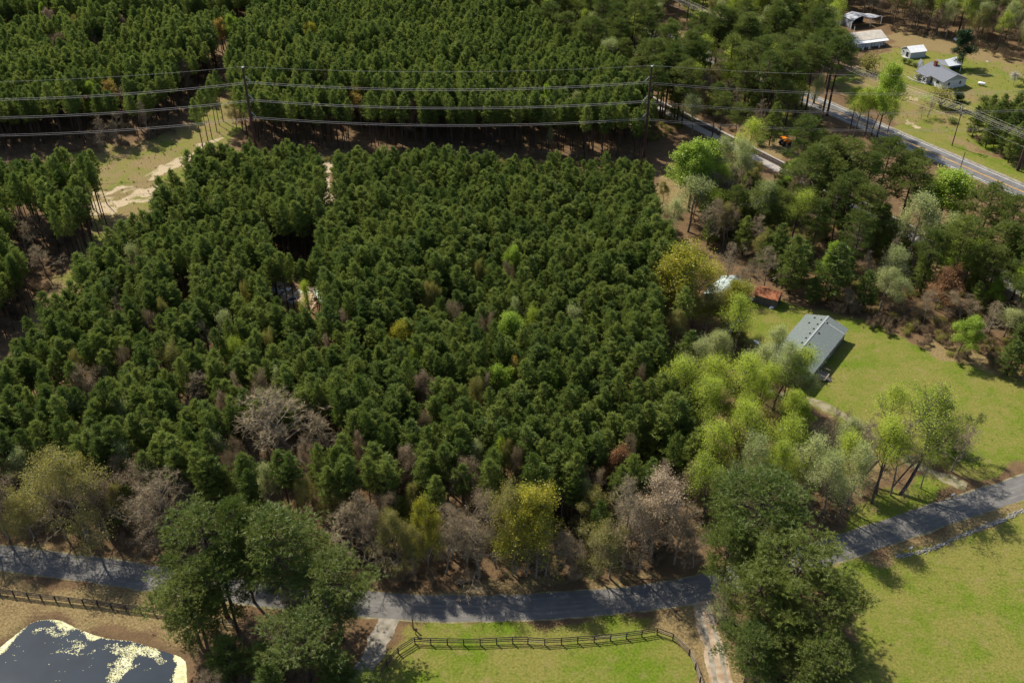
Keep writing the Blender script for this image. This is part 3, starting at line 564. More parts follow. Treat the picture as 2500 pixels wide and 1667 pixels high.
# ------------------------------------------------------------------ poles and wires
def height_at(px, q):      # height of a pixel's ray above the ground point q
    b = -(px[1]-833.5)/FPX; t = q[1]/(CT+b*ST); return CAMH+t*(-ST+b*CT)
def sag(a, b, s, n=24): return [Vector(a).lerp(Vector(b), i/n)-Vector((0, 0, 4*s*(i/n)*(1-i/n))) for i in range(n+1)]
PH = 28.0
P1, P2 = G((592, 166), PH), G((1591, 163), PH)
A1 = [height_at(F(560, y), P1) for y in (188, 229, 269)]; A2 = [height_at(F(1490, y), P2) for y in (188, 232, 272)]
def far_pole(P, x, y, att):  # next pole out of the frame, in line with the wire seen at pixel x,y
    q = G(F(x, y), att-1.4); d = Vector(q)-Vector(P); return tuple(Vector(P)+d*(105/d.length))
P0 = far_pole(P1, 0, 222, A1[0]); P3 = far_pole(P2, 1890, 207, A2[0])
def tpole(P, att, label, side):
    e = empty('transmission_pole', (*P, 0)); tag(e, label, 'power pole')
    MB().tube([(0,0,-.5),(0,0,9),(0,0,18),(0,0,PH)], [.48,.42,.35,.24], 12).build('shaft', MAT['pole_rust'], e)
    MB().tube([(-.1,0,PH),(.1,0,PH+.12),(.45,0,PH+.2)], [.26,.2,.1], 8).build('cap', MAT['plastic_white'], e); MB().tube([(.3,0,PH+.1),(.5,0,PH+.75)], .06).build('bracket', MAT['galvanised'], e)
    for z in att:
        i_ = MB().tube([(side*.3,0,z+1.5),(side*1.5,0,z+.1)], .07, 6).tube([(side*.35,0,z-1.0),(side*1.5,0,z+.05)], .06, 6)
        for t in range(1, 6): i_.tube([(side*(.3+1.2*t/6),0,z+1.5-1.4*t/6),(side*(.36+1.2*t/6),0,z+1.43-1.4*t/6)], .16, 8)
        i_.build('insulator', MAT['insulator'], e)
    return e
tpole(P1, A1, 'tall rusty steel transmission pole beside the sandy clearing', 1); tpole(P2, A2, 'tall rusty steel transmission pole beside the lime-green tree', -1)
for P, at, lb in ((P0, A1, 'tall rusty steel transmission pole west of the sandy clearing'), (P3, A2, 'tall rusty steel transmission pole beyond the highway')): tpole(P, at, lb, 1)
spans = [(P0, P1, A1, A1, 'from the sandy clearing towards the left stand'), (P1, P2, A1, A2, 'between the two rusty transmission poles'), (P2, P3, A2, A2, 'towards the highway')]
side = {P0: 1.5, P1: 1.5, P2: -1.5, P3: 1.5}
for (a, b, ha, hb, lb) in spans:
    for i in range(3):
        e = empty('conductor_pair', (*a, 0)); tag(e, f'{("top","middle","lowest")[i]} pair of pale power wires strung {lb}', 'power line')
        for dz in (0, -.46):
            pts = sag((side[a], 0, ha[i]+dz), (b[0]-a[0]+side[b], b[1]-a[1], hb[i]+dz), 2.1); MB().tube(pts, .022 if a == P2 else .036, 4, False).build('wire', MAT['wire'], e)
    o = MB().tube(sag((*a, PH+.3), (*b, PH+.3), 1.6), .022, 4, False).build('shield_wire', MAT['wire']); tag(o, f'single thin shield wire above the power wires {lb}', 'power line')
# roadside distribution line along the highway
U0 = np.array(G((2324, 356))); UH = 12.4; PT = []
for k in range(-5, 3):
    t = U0+hd*62*k; PT.append(tuple(t))
    lab = {0: 'wooden utility pole with crossarms on the grass verge of the highway', 1: 'wooden utility pole further down the highway verge'}.get(k, 'wooden utility pole among the trees along the highway')
    e = empty('utility_pole', (*t, 0), math.atan2(hd[1], hd[0])+math.pi/2); tag(e, lab, 'utility pole', 'utility poles along the highway' if k not in (0, 1) else None)
    MB().tube([(0,0,-.3),(0,0,UH)], [.17,.11], 8).build('shaft', MAT['pole_wood'], e)
    for z in (UH-.35, UH-1.6): 
        MB().bar((-1.25,.14,z), (1.25,.14,z), .12, .14).build('crossarm', MAT['wood_grey'], e)
        for x in (-1.1, 0 if z < UH-1 else -.4, 1.1): MB().tube([(x,.14,z+.05),(x,.14,z+.3)], .06, 6).build('insulator', MAT['galvanised'], e)
    MB().tube([(.32,0,UH-3.2),(.32,0,UH-2.3)], .22, 10).build('transformer', MAT['galvanised'], e)
hn2 = np.array([-hd[1], hd[0]])
for j, (off, z) in enumerate([(-1.1,UH-.05),(-.4,UH-.05),(1.1,UH-.05),(-1.1,UH-1.3),(0,UH-1.3),(1.1,UH-1.3),(.2,UH-4.0)]):
    m = MB()
    for k in range(len(PT)-1): 
        a, b = np.array(PT[k])+hn2*off, np.array(PT[k+1])+hn2*off; m.tube(sag((*a, z), (*b, z), .9, 14), .014, 4, False)
    tag(m.build('utility_wire', MAT['wire']), 'thin pale wire strung along the utility poles beside the highway', 'wire', 'wires along the highway utility poles')
q = G((2357, 370), 11.0); e = empty('service_pole', (*q, 0)); tag(e, 'bare thin dark wooden pole rising from the lime-green tree by the highway', 'utility pole'); MB().tube([(0,0,0),(0,0,11)], [.14,.09], 8).build('shaft', MAT['pole_wood'], e); MB().tube([(0,0,11),(0,0,11.1)], [.1,.05], 8).build('cap', MAT['galvanised'], e)

# ------------------------------------------------------------------ paddock fences: every post and rail a part
def fence(pts, zt, rails, label, worn=()):
    e = empty('paddock_fence', (*pts[0], 0)); tag(e, label, 'fence'); o = pts[0]
    L = [(p[0]-o[0], p[1]-o[1]) for p in pts]
    for i, p in enumerate(L):
        lean = random.gauss(0, .02); MB().bar((p[0], p[1], -.2), (p[0]+lean, p[1]+random.gauss(0, .02), zt+random.gauss(.04, .03)), .15, .15).build('post', MAT['fence_wood'], e)
        if i+1 < len(L):
            q = L[i+1]; d = Vector((q[0]-p[0], q[1]-p[1])).normalized(); nx, ny = -d.y*.09, d.x*.09
            for r_, z in enumerate(rails):
                mt = 'fence_worn' if (i in worn or random.random() < .05) else 'fence_wood'
                MB().bar((p[0]+nx-d.x*.06, p[1]+ny-d.y*.06, z+random.gauss(0, .02)), (q[0]+nx+d.x*.055, q[1]+ny+d.y*.055, z+random.gauss(0, .02)), .05, .15).build('rail', MAT[mt], e)
cN = crop(0, 1400, s5)
fl = [(-190,150),(-30,172),(135,195),(297,216),(455,238),(617,254),(778,274),(937,294),(1105,309),(1262,337),(1425,357),(1597,379),(1755,400),(1915,425),(2075,450),(2235,478),(2395,505),(2555,533),(2715,560),(2875,590)]
fence([G(cN(*p), 1.4) for p in fl], 1.4, (.35, .68, 1.0, 1.32), 'dark four-rail paddock fence between the near road and the pond')
fr = [(250,1750),(285,1640),(325,1525),(376,1425),(447,1342),(553,1276),(655,1283),(762,1285),(866,1286),(972,1286),(1077,1280),(1180,1275),(1277,1277),(1386,1286),(1492,1281),(1597,1273),(1703,1266),(1807,1256),(1909,1245),(2008,1232),(2106,1217),(2207,1255),(2310,1350),(2350,1440),(2380,1530),(2405,1620),(2425,1720)]
fence([G(cD(*p), 1.4) for p in fr], 1.4, (.45, .88, 1.3), 'dark three-rail paddock fence curving round the green pasture below the near road', worn=(21, 22, 23, 24))
# mailboxes and roadside bits
def mailbox(q, rz, mat, label):
    e = empty('mailbox', (*q, 0), rz); tag(e, label, 'mailbox'); MB().box(-.06, .06, -.06, .06, 0, 1.05).build('post', MAT['wood_grey'], e); MB().bar((-.3,0,.98), (.3,0,.98), .1, .08).build('bracket', MAT['wood_grey'], e)
    m = MB(); n = 7; pr_ = [(-.12,1.03),(.12,1.03)]+[(.12*math.cos(math.pi*i/n), 1.18+.12*math.sin(math.pi*i/n)) for i in range(n+1)]; k = len(pr_)
    m.add([(-.28, y, z) for y, z in pr_]+[(.28, y, z) for y, z in pr_], [tuple(range(k))[::-1], tuple(range(k, 2*k))]+[(i, (i+1) % k, k+(i+1) % k, k+i) for i in range(k)])
    b = m.build('box', MAT[mat], e); MB().box(.1, .13, -.17, -.13, 1.15, 1.42).build('flag', MAT['orange_paint'], b)
mailbox(G(cE(1622, 735)), R(20), 'plastic_white', 'white mailbox beside the row of pale rocks along the near road')
mailbox(G(cE(1890, 395)), R(20), 'plastic_white', 'white mailbox at the mouth of the gravel house driveway')
mailbox(G(cE(128, 1140)), R(5), 'black_rubber', 'black mailbox on the dry verge opposite the dirt driveway')
mailbox(G(cD(562, 1255)), R(5), 'black_rubber', 'black mailbox at the corner of the gravel driveway and green verge')
q = G(cD(545, 1215)); e = empty('driveway_post', (*q, 0)); tag(e, 'tall dark gate post at the mouth of the gravel driveway', 'post'); MB().bar((0,0,0),(.05,0,2.1),.16,.16).build('post', MAT['fence_wood'], e); MB().bar((-.15,0,2.1),(.2,0,2.12),.2,.1).build('cap', MAT['fence_wood'], e)
q = G(cE(1785, 325)); e = empty('marker_flag', (*q, 0)); tag(e, 'small orange marker flag in the shaded green verge', 'flag'); MB().tube([(0,0,0),(0,0,1.0)], .02).build('staff', MAT['galvanised'], e); MB().slab([(0,0,1.0),(.42,.02,.95),(.42,.02,.62),(0,0,.65)], .01).build('cloth', MAT['orange_paint'], e)
def build_riprap():
    ln = smooth_line([G(cE(*p)) for p in [(1540,760),(1680,735),(1820,690),(1960,625),(2100,570),(2230,520),(2352,465),(2520,395),(2680,330)]], 10); ln = np.array(ln)
    base = bmesh.new(); bmesh.ops.create_icosphere(base, subdivisions=1, radius=1); bv = np.array([v.co for v in base.verts]); bt = np.array([[v.index for v in f.verts] for f in base.faces]); base.free()
    N = 1000; i = RNG.integers(0, len(ln)-1, N); f = RNG.random(N)[:, None]; c = ln[i]*(1-f)+ln[i+1]*f+np.clip(RNG.normal(0, .22, (N, 2)), -.6, .6)
    s = .06+.15*RNG.random(N)**1.8; V = bv[None]*s[:, None, None]*(.6+.8*RNG.random((N, 1, 3)))*(.8+.4*RNG.random((N, len(bv), 1)))
    V[:, :, :2] += c[:, None]; V[:, :, 2] += s[:, None]*.35; T = (np.arange(N)[:, None, None]*len(bv)+bt[None]).reshape(-1, 3)
    tag(link(bpy.data.objects.new('riprap', npmesh('riprap', V.reshape(-1, 3), T, [MAT['rock_white']]))), 'row of pale broken rocks lining the ditch beside the near road', 'rocks', kind='stuff')
build_riprap()

# ------------------------------------------------------------------ tree prototypes
def unit(a): return a/(np.linalg.norm(a, axis=-1, keepdims=True)+1e-9)
def blades(C, Dr, K, L, W, rng, spread=.8):
    n = len(C); d = unit(Dr[:, None, :]+rng.normal(0, spread, (n, K, 3))); p = unit(np.cross(d, rng.normal(0, 1, (n, K, 3))))
    l = L*(.6+.7*rng.random((n, K, 1))); b = C[:, None, :]+rng.normal(0, L*.12, (n, K, 3)); wv = p*W*(.6+.8*rng.random((n, K, 1)))
    V = np.stack([b-wv*.5, b+wv*.5, b+d*l], 2).reshape(-1, 3); return V, np.arange(len(V)).reshape(-1, 3)
def leaves(C, S, rng, up=.35):
    n = len(C); nr = unit(rng.normal(0, 1, (n, 3))+np.array([0, 0, up])); u = unit(np.cross(nr, rng.normal(0, 1, (n, 3)))); v = np.cross(nr, u); s = S*(.55+.9*rng.random((n, 1)))
    V = np.stack([C-u*s*.5, C+v*s*.32, C+u*s*.5, C-v*s*.32], 1).reshape(-1, 3); i = np.arange(n)[:, None]*4
    return V, np.concatenate([i+np.array([[0, 1, 2]]), i+np.array([[0, 2, 3]])])
def tubes_np(mb):
    V = np.array(mb.v); T = []
    for f in mb.f:
        for k in range(1, len(f)-1): T.append((f[0], f[k], f[k+1]))
    return V, np.array(T)
PROTO = {}
def reg(kind, tv, tt, cv, ct, tm, cm, h, wd):
    PROTO.setdefault(kind, []).append(dict(trunk=npmesh(kind+'_trunk', tv, tt, [MAT[tm]], smooth=True), crown=npmesh(kind+'_crown', cv, ct, [MAT[cm]]), h=h, w=wd))
def young_pine(seed, h=15.0, Rc=1.9, z0f=.40, kind='young', cm='needle_young', K=12, bl=.41, bw=.074):
    rng = np.random.default_rng(seed); rr = random.Random(seed); mb = MB(); bend = [rr.gauss(0, .25), rr.gauss(0, .25)]
    ax = lambda z: np.array([bend[0]*(z/h)**2, bend[1]*(z/h)**2, z])
    mb.tube([ax(z) for z in (0, h*.3, h*.6, h*.97)], [.15, .125, .08, .02], 6)
    C, Dd = [], []; z = h*z0f
    while z < h*.985:
        t = (z-h*z0f)/(h*(1-z0f)); nb = rr.randint(4, 6); a0 = rr.random()*6.28
        prof = Rc*max(.10, 1-(max(0, t-.1)/.93)**2.1)**.8*(.62+.38*min(1, t/.2))
        for i in range(nb):
            a = a0+i*6.28/nb+rr.gauss(0, .25); ln = max(.25, prof*rr.uniform(.65, 1.18)); el = R(8+48*t+rr.gauss(0, 7)); d = np.array([math.cos(a)*math.cos(el), math.sin(a)*math.cos(el), math.sin(el)]); s0 = ax(z)
            tip = s0+d*ln+np.array([0, 0, .12*ln]); mb.tube([s0, tip], [.028, .008], 3, False); side = np.array([-math.sin(a), math.cos(a), 0])
            for k in range(max(3, int(ln*5.6))):
                f = rr.uniform(.32, 1.04); off = side*rr.gauss(0, .20*ln*(1.1-f*.5))+np.array([0, 0, rr.gauss(.03, .08)])
                C.append(s0+(tip-s0)*f+off); Dd.append(d*.5+np.array([0, 0, .75])+off)
        z += rr.uniform(.42, .62)
    for k in range(8): C.append(ax(h)+np.array([rr.gauss(0, .10), rr.gauss(0, .10), rr.uniform(-.7, .15)])); Dd.append(np.array([rr.gauss(0, .4), rr.gauss(0, .4), 1]))
    for k in range(7):
        z = rr.uniform(.14, .4)*h; a = rr.random()*6.28; l = rr.uniform(.5, 1.4); mb.tube([ax(z), ax(z)+np.array([math.cos(a)*l, math.sin(a)*l, rr.uniform(-.2, .3)])], [.022, .008], 3, False)
    cv, ct = blades(np.array(C), unit(np.array(Dd)), K, bl, bw, rng); tv, tt = tubes_np(mb); reg(kind, tv, tt, cv, ct, 'bark_pine', cm, h, 2*Rc)
def mature_pine(seed, h=22.0, Rc=4.3, z0f=.48, kind='mature', nl=34, cm='needle_mature'):
    rng = np.random.default_rng(seed); rr = random.Random(seed); mb = MB(); bend = [rr.gauss(0, .6), rr.gauss(0, .6)]; ax = lambda z: np.array([bend[0]*(z/h)**2, bend[1]*(z/h)**2, z])
    mb.tube([ax(z) for z in (0, h*.02, h*.3, h*.6, h*.8, h*.96)], [.34, .28, .24, .17, .10, .03], 8); C, Dd = [], []
    for i in range(nl):
        t = (i+rr.random())/nl; z = h*(z0f+(1-z0f)*.97*t**.85); a = i*2.4+rr.gauss(0, .35); prof = Rc*(max(0, 1-t**2.3))**.6*(.62+.38*min(1, t/.3)); ln = max(.6, prof*rr.uniform(.6, 1.12)); el = R(-4+42*t+rr.gauss(0, 10))
        d = np.array([math.cos(a)*math.cos(el), math.sin(a)*math.cos(el), math.sin(el)]); s0 = ax(z); mid = s0+d*ln*.55-np.array([0, 0, .08*ln]); tip = s0+d*ln+np.array([0, 0, .10*ln]); mb.tube([s0, mid, tip], [.07+.012*ln, .05, .015], 4, False)
        for k in range(max(3, int(1.7*ln))):
            f = rr.uniform(.38, 1.0); b0 = mid+(tip-mid)*((f-.38)/.62) if f > .4 else mid; a2 = a+rr.gauss(0, .9); l2 = rr.uniform(.25, .34*ln+.25)
            c2 = b0+np.array([math.cos(a2)*l2, math.sin(a2)*l2, rr.uniform(-.05, .45)*l2+.1]); mb.tube([b0, c2], [.025, .01], 3, False)
            m = rr.randint(12, 20); cl = rng.normal(0, 1, (m, 3))*np.array([.50, .50, .22]); C += list(c2+cl); Dd += list(cl*1.2+np.array([0, 0, .55])+d*.3)
    cv, ct = blades(np.array(C), unit(np.array(Dd)), 12, .40, .060, rng); tv, tt = tubes_np(mb); reg(kind, tv, tt, cv, ct, 'bark_pine', cm, h, 2*Rc)
def hardwood(kind, seed, h=16.0, spread=5.5, fork=.32, tm='bark_grey', cm='twig_grey', leaf=0, lsize=.22, twig=True, lean=0.0, up=.0, stems=1, nl=10, clump=.30, tw_w=.016):
    rng = np.random.default_rng(seed); rr = random.Random(seed); mb = MB(); P, TW = [], []
    def perp(d): return unit(np.cross(d, rng.normal(0, 1, 3)))
    def grow(s, d, ln, r, lev):
        n = (5, 4, 3, 2)[lev]; pts = [s]; cur = s; dd = d
        for i in range(n):
            dd = unit(dd+rng.normal(0, (.06, .13, .17, .2)[lev], 3)+np.array([0, 0, (.0, .07+up, .05+up, .02)[lev]])); cur = cur+dd*ln/n; pts.append(cur)
        rs = [r*(1-.72*i/n) for i in range(n+1)]; mb.tube(pts, rs, (7, 5, 4, 3)[lev], False); pts = np.array(pts)
        def at(f): k = f*n; i = min(int(k), n-1); return pts[i]+(pts[i+1]-pts[i])*(k-i), unit(pts[i+1]-pts[i])
        if lev == 3:
            for k in range(5):
                p, q = at(rr.uniform(.15, 1.0)); P.append(p)
                TW.append((p, unit(q+rng.normal(0, .75, 3)), rr.uniform(.35, .85)))
            P.append(pts[-1]); TW.append((pts[-1], dd, .5)); return
        cnt = (nl, 6, 5)[lev]; f0 = (fork, .25, .2)[lev]
        for k in range(cnt):
            f = f0+(1-f0)*(k+rr.random())/cnt; p, q = at(min(f, .995)); x = perp(q)
            if lev == 0:
                a = k*2.4+rr.gauss(0, .4); x = np.array([math.cos(a), math.sin(a), 0]); g = (f-f0)/(1-f0); ln2 = spread*(1.05-.55*g)*rr.uniform(.75, 1.15); ang = R(rr.uniform(38, 62)*(1-.35*g))
            else: ln2 = ln*(.62-.25*f)*rr.uniform(.75, 1.25); ang = R(rr.uniform(28, 60))
            grow(p, unit(q*math.cos(ang)+x*math.sin(ang)), ln2, max(.012, rs[min(int(f*n), n)]*(.55 if lev == 0 else .6)), lev+1)
        if lev == 0: grow(pts[-1], dd, spread*.45, rs[-1], 1)
    for s_ in range(stems):
        a = rr.random()*6.28 if stems > 1 else 0; ld = lean if stems == 1 else .38+rr.random()*.25
        grow(np.array([math.cos(a)*.25*(stems > 1), math.sin(a)*.25*(stems > 1), 0.]), unit(np.array([math.sin(ld)*math.cos(a), math.sin(ld)*math.sin(a), math.cos(ld)])), h*.80*(1 if stems == 1 else .9), h*(.0135 if stems == 1 else .009), 0)
    p = np.array([q[0] for q in TW]); d = np.array([q[1] for q in TW]); l = np.array([q[2] for q in TW])[:, None]
    tv, tt = tubes_np(mb); P = np.array(P); parts = []
    rep = 2 if not leaf else 1; p, d, l = np.repeat(p, rep, 0), unit(np.repeat(d, rep, 0)+rng.normal(0, .55*(rep > 1), (len(p)*rep, 3))), np.repeat(l, rep, 0)
    wv = unit(np.cross(d, rng.normal(0, 1, d.shape)))*tw_w; TV = np.stack([p-wv, p+wv, p+d*l], 1).reshape(-1, 3); TT = np.arange(len(TV)).reshape(-1, 3)
    if leaf:
        i = rng.integers(0, len(p), leaf); C = p[i]+d[i]*l[i]*rng.random((leaf, 1))+rng.normal(0, clump, (leaf, 3)); cv, ct = leaves(C, lsize, rng); tt = np.concatenate([tt, TT+len(tv)]); tv = np.concatenate([tv, TV])
    else: cv, ct = TV, TT
    reg(kind, tv, tt, cv, ct, tm, cm, max(tv[:, 2].max(), cv[:, 2].max()), np.ptp(cv[:, :2], axis=0).mean())
def bush(kind, seed, rad=1.0, n=1400, cm='leaf_bush', ls=.13):
    rng = np.random.default_rng(seed); rr = random.Random(seed); mb = MB(); C = []
    for i in range(14):
        a = rr.random()*6.28; t = np.array([math.cos(a)*rad*.55*rr.random(), math.sin(a)*rad*.55*rr.random(), rad*rr.uniform(.6, 1.25)]); mb.tube([(0,0,0), t*.6+rng.normal(0,.05,3), t], [.03, .02, .008], 4, False)
        C.append(t+rng.normal(0, 1, (n//14, 3))*rad*np.array([.33, .33, .27]))
    C = np.concatenate(C); C[:, 2] = np.abs(C[:, 2]); cv, ct = leaves(C, ls, rng, .6); tv, tt = tubes_np(mb); reg(kind, tv, tt, cv, ct, 'bark_dark', cm, rad*1.7, rad*2)
for s in range(10): young_pine(100+s, 15+.6*(s % 3), 1.85+.16*(s % 5), .50+.025*(s % 4))
for s in range(8): young_pine(130+s, 15+.6*(s % 3), 1.85+.16*(s % 5), .50+.025*(s % 4), 'far', K=6, bl=.5, bw=.125)
for s in range(3): young_pine(160+s, 11.0, 2.4, .12, 'skirted')
for s in range(5): mature_pine(200+s, 22, 4.1+.25*s, .42+.05*(s % 3), nl=40)
for s in range(3): mature_pine(230+s, 24, 3.4, .62, 'tall', 26)
for s in range(4): hardwood('bare', 300+s, 15, 5.6, .22, 'bark_grey', 'twig_grey')
for s in range(3): hardwood('brown', 320+s, 14, 5.2, .2, 'bark_grey', 'leaf_brownbud', 12000, 0.110, clump=0.28)
for s in range(3): hardwood('olive', 330+s, 14, 5.4, .2, 'bark_grey', 'leaf_olive', 16000, 0.150, clump=0.34)
for s in range(3): hardwood('yellow', 340+s, 13, 5.2, .18, 'bark_grey', 'leaf_yellow', 20000, 0.180, clump=0.38)
for s in range(3): hardwood('lime', 350+s, 17, 5.0, .3, 'bark_dark', 'leaf_lime', 20000, 0.250, clump=0.40)
for s in range(4): hardwood('fresh', 360+s, 18, 4.6, .46, 'bark_dark', 'leaf_fresh', 8500, 0.17, clump=0.55, up=.06)
for s in range(4): hardwood('pale', 370+s, 17, 4.3, .42, 'bark_grey', 'leaf_pale', 8500, 0.18, clump=0.52, up=.05)
for s in range(2): hardwood('rust', 380+s, 12, 4.0, .25, 'bark_dark', 'leaf_rust', 12000, 0.200, clump=0.36)
for s in range(2): hardwood('tan', 385+s, 14, 5.0, .22, 'bark_grey', 'leaf_tan', 13000, 0.150, clump=0.34)
hardwood('evergreen', 390, 15, 4.0, .18, 'bark_dark', 'leaf_evergreen', 14000, .30, clump=.4); hardwood('gold', 391, 13, 4.2, .3, 'bark_grey', 'leaf_gold', 5000, .2)
hardwood('blossom', 392, 6, 2.6, .3, 'bark_grey', 'leaf_blossom', 3500, .16); hardwood('leaning', 393, 15, 5.2, .5, 'bark_dark', 'leaf_fresh', 4200, .15, lean=.42, nl=9); hardwood('leaning', 394, 15, 4.6, .45, 'bark_dark', 'leaf_fresh', 3600, .15, lean=.3, nl=8)
for s in range(2): hardwood('multistem', 395+s, 12, 3.4, .35, 'bark_dark', 'leaf_fresh', 9000, .14, stems=6, nl=6)
hardwood('gnarled', 398, 9, 5.6, .3, 'bark_dark', 'twig_brown', lean=.25, nl=10)
for s in range(3): bush('shrub', 400+s)
for s in range(2): bush('brownshrub', 410+s, 1.2, 1500, 'leaf_olive', .13)
for s in range(3): hardwood('brush', 420+s, 3.2, 1.5, .1, 'twig_brown', 'leaf_brownbud', 700, .09, stems=4, nl=4, clump=.18, tw_w=.014)

# ------------------------------------------------------------------ planting
PHRASE = dict(mature='broad-crowned mature pine', tall='tall bare-stemmed pine', skirted='bushy low-branched green pine', young='slender young pine with dark green crown',
    bare='leafless grey-twigged tree', brown='brown-budded hardwood tree', olive='olive-green budding hardwood tree', yellow='yellow-green leafing hardwood tree', lime='bright lime-green leafy tree', fresh='open-crowned light green tree',
    pale='pale sage-green budding tree', rust='rust-orange leaved tree', tan='tan-budded hardwood tree', evergreen='dense dark evergreen broadleaf tree', gold='golden-budded hardwood tree', blossom='small tree covered in white blossom',
    leaning='tall leaning tree with sparse light green leaves', multistem='many-stemmed spreading tree with thin green leaves', gnarled='low gnarled leafless tree with crooked limbs', shrub='rounded green shrub', brownshrub='rounded olive-brown shrub', brush='low brown brush')
NAME = dict(mature='mature_pine', tall='tall_pine', skirted='bushy_pine', young='young_pine', olive='budding_tree', brown='budding_tree', tan='budding_tree', gold='budding_tree', yellow='yellow_green_tree', lime='bright_green_tree', fresh='light_green_tree', pale='pale_green_tree', rust='rust_coloured_tree', bare='bare_tree', gnarled='bare_tree', blossom='blossom_tree', evergreen='evergreen_tree', shrub='shrub', brownshrub='shrub', brush='shrub')
CATS = dict(shrub='shrub', brownshrub='shrub', brush='shrub'); SPECIAL = []; cnt = {}
def plant(kind, xy, h, wd, zone, label=None, rz=None, keep=True, note=None):
    k = cnt.get(kind, 0); cnt[kind] = k+1; pr = PROTO[kind][k % len(PROTO[kind])]
    e = empty(NAME.get(kind, 'hardwood_tree'), (*xy, 0), random.random()*6.28 if rz is None else rz)
    cat = CATS.get(kind, 'pine' if kind in ('mature', 'tall', 'skirted', 'young') else 'tree')
    if label: tag(e, label, cat)
    else: tag(e, f'{PHRASE[kind]} {zone}', cat, f'{PHRASE[kind]} {zone}')
    ws = wd*(1.0 if kind in CATS or cat == 'pine' else 1.18)/pr['w']; s = (ws, ws, h/pr['h'])
    for nm in ('trunk', 'crown'):
        o = bpy.data.objects.new('foliage' if (nm == 'crown' and kind in CATS) else ('stems' if kind in CATS else nm), pr[nm]); link(o, e); o.scale = s
    if keep: SPECIAL.append((xy[0], xy[1], h, wd))
    return e
def tops(zone, items):
    for it in items:
        kind, c, x, y, h, wd = it[:6]; lb = it[6] if len(it) > 6 else None
        plant(kind, G(c(x, y), h*.95), h, wd, zone, lb)
def bases(zone, items):
    for it in items:
        kind, c, x, y, h, wd = it[:6]; lb = it[6] if len(it) > 6 else None; rz = it[7] if len(it) > 7 else None
        plant(kind, G(c(x, y)), h, wd, zone, lb, rz)
def both(zone, c, items):
    for it in items:
        kind, x, y, bx, by, wd = it[:6]; q = G(c(bx, by)); plant(kind, q, height_at(c(x, y), q), wd, zone, it[6] if len(it) > 6 else None)
both('along the near road', cD, [
 ('yellow', 1275, 320, 1270, 870, 12.5, 'large rounded yellow-green tree beside the near road'), ('yellow', 620, 395, 640, 850, 6.5, 'narrow yellow-green tree beside the near road'), ('brown', 860, 330, 890, 840, 9), ('bare', 880, 560, 970, 890, 11), ('olive', 1120, 260, 1110, 800, 9),
 ('olive', 400, 430, 450, 850, 8.5), ('bare', 200, 480, 330, 900, 9), ('bare', 60, 510, 140, 730, 9), ('bare', 1420, 640, 1390, 880, 9), ('olive', 1130, 620, 1180, 880, 7), ('olive', 1700, 520, 1700, 890, 9), ('bare', 1870, 200, 1880, 810, 10), ('tan', 2150, 235, 2060, 800, 11), ('tan', 2030, 420, 1990, 830, 8),
 ('bare', 720, 500, 760, 870, 8), ('brown', 1560, 600, 1560, 890, 7), ('bare', 2250, 420, 2210, 810, 8), ('bare', 1300, 560, 1330, 900, 8), ('olive', 560, 560, 560, 900, 6), ('bare', 1640, 560, 1800, 900, 8), ('bare', 2330, 560, 2330, 830, 8)])
both('along the near road', cC, [
 ('olive', 330, 60, 560, 660, 14, 'broad olive-yellow tree at the corner of the near road'), ('brown', 580, 240, 700, 640, 9), ('brown', 900, 235, 960, 640, 10.5), ('bare', 1170, 215, 1070, 690, 11), ('brown', 1050, 480, 1000, 720, 9), ('olive', 150, 300, 220, 640, 9), ('brown', -120, 200, 60, 650, 10), ('bare', 1330, 420, 1300, 700, 9), ('bare', 2010, 420, 2220, 760, 10), ('bare', 2220, 400, 2340, 800, 9), ('bare', -60, 330, -40, 700, 9), ('bare', 420, 260, 420, 640, 10)])
tops('in the second row back from the near road', [
 ('rust', cD, 1860, 15, 14, 6.5, 'rust-orange tree standing in the roadside row'), ('brown', cD, 1690, 170, 13, 5), ('pale', cD, 1620, 300, 12, 4), ('tan', cD, 500, 40, 15, 4.5), ('pale', cD, 960, 20, 14, 4.5), ('olive', cD, 540, 290, 12, 5), ('pale', cC, 790, 10, 15, 6), ('tan', cC, 690, 140, 13, 6), ('pale', cC, 30, 70, 14, 5.5),
 ('skirted', cC, 1430, 240, 13, 6), ('pale', cC, 1680, 215, 13, 5), ('olive', cC, 1930, 250, 13, 6)])
both('inside the pine stand', cL, [('bare', 1870, 1040, 1890, 1570, 19, 'huge leafless grey tree with pale branches in the pine stand'), ('bare', 1620, 1230, 1650, 1580, 11), ('bare', 2020, 1200, 2060, 1590, 10)])
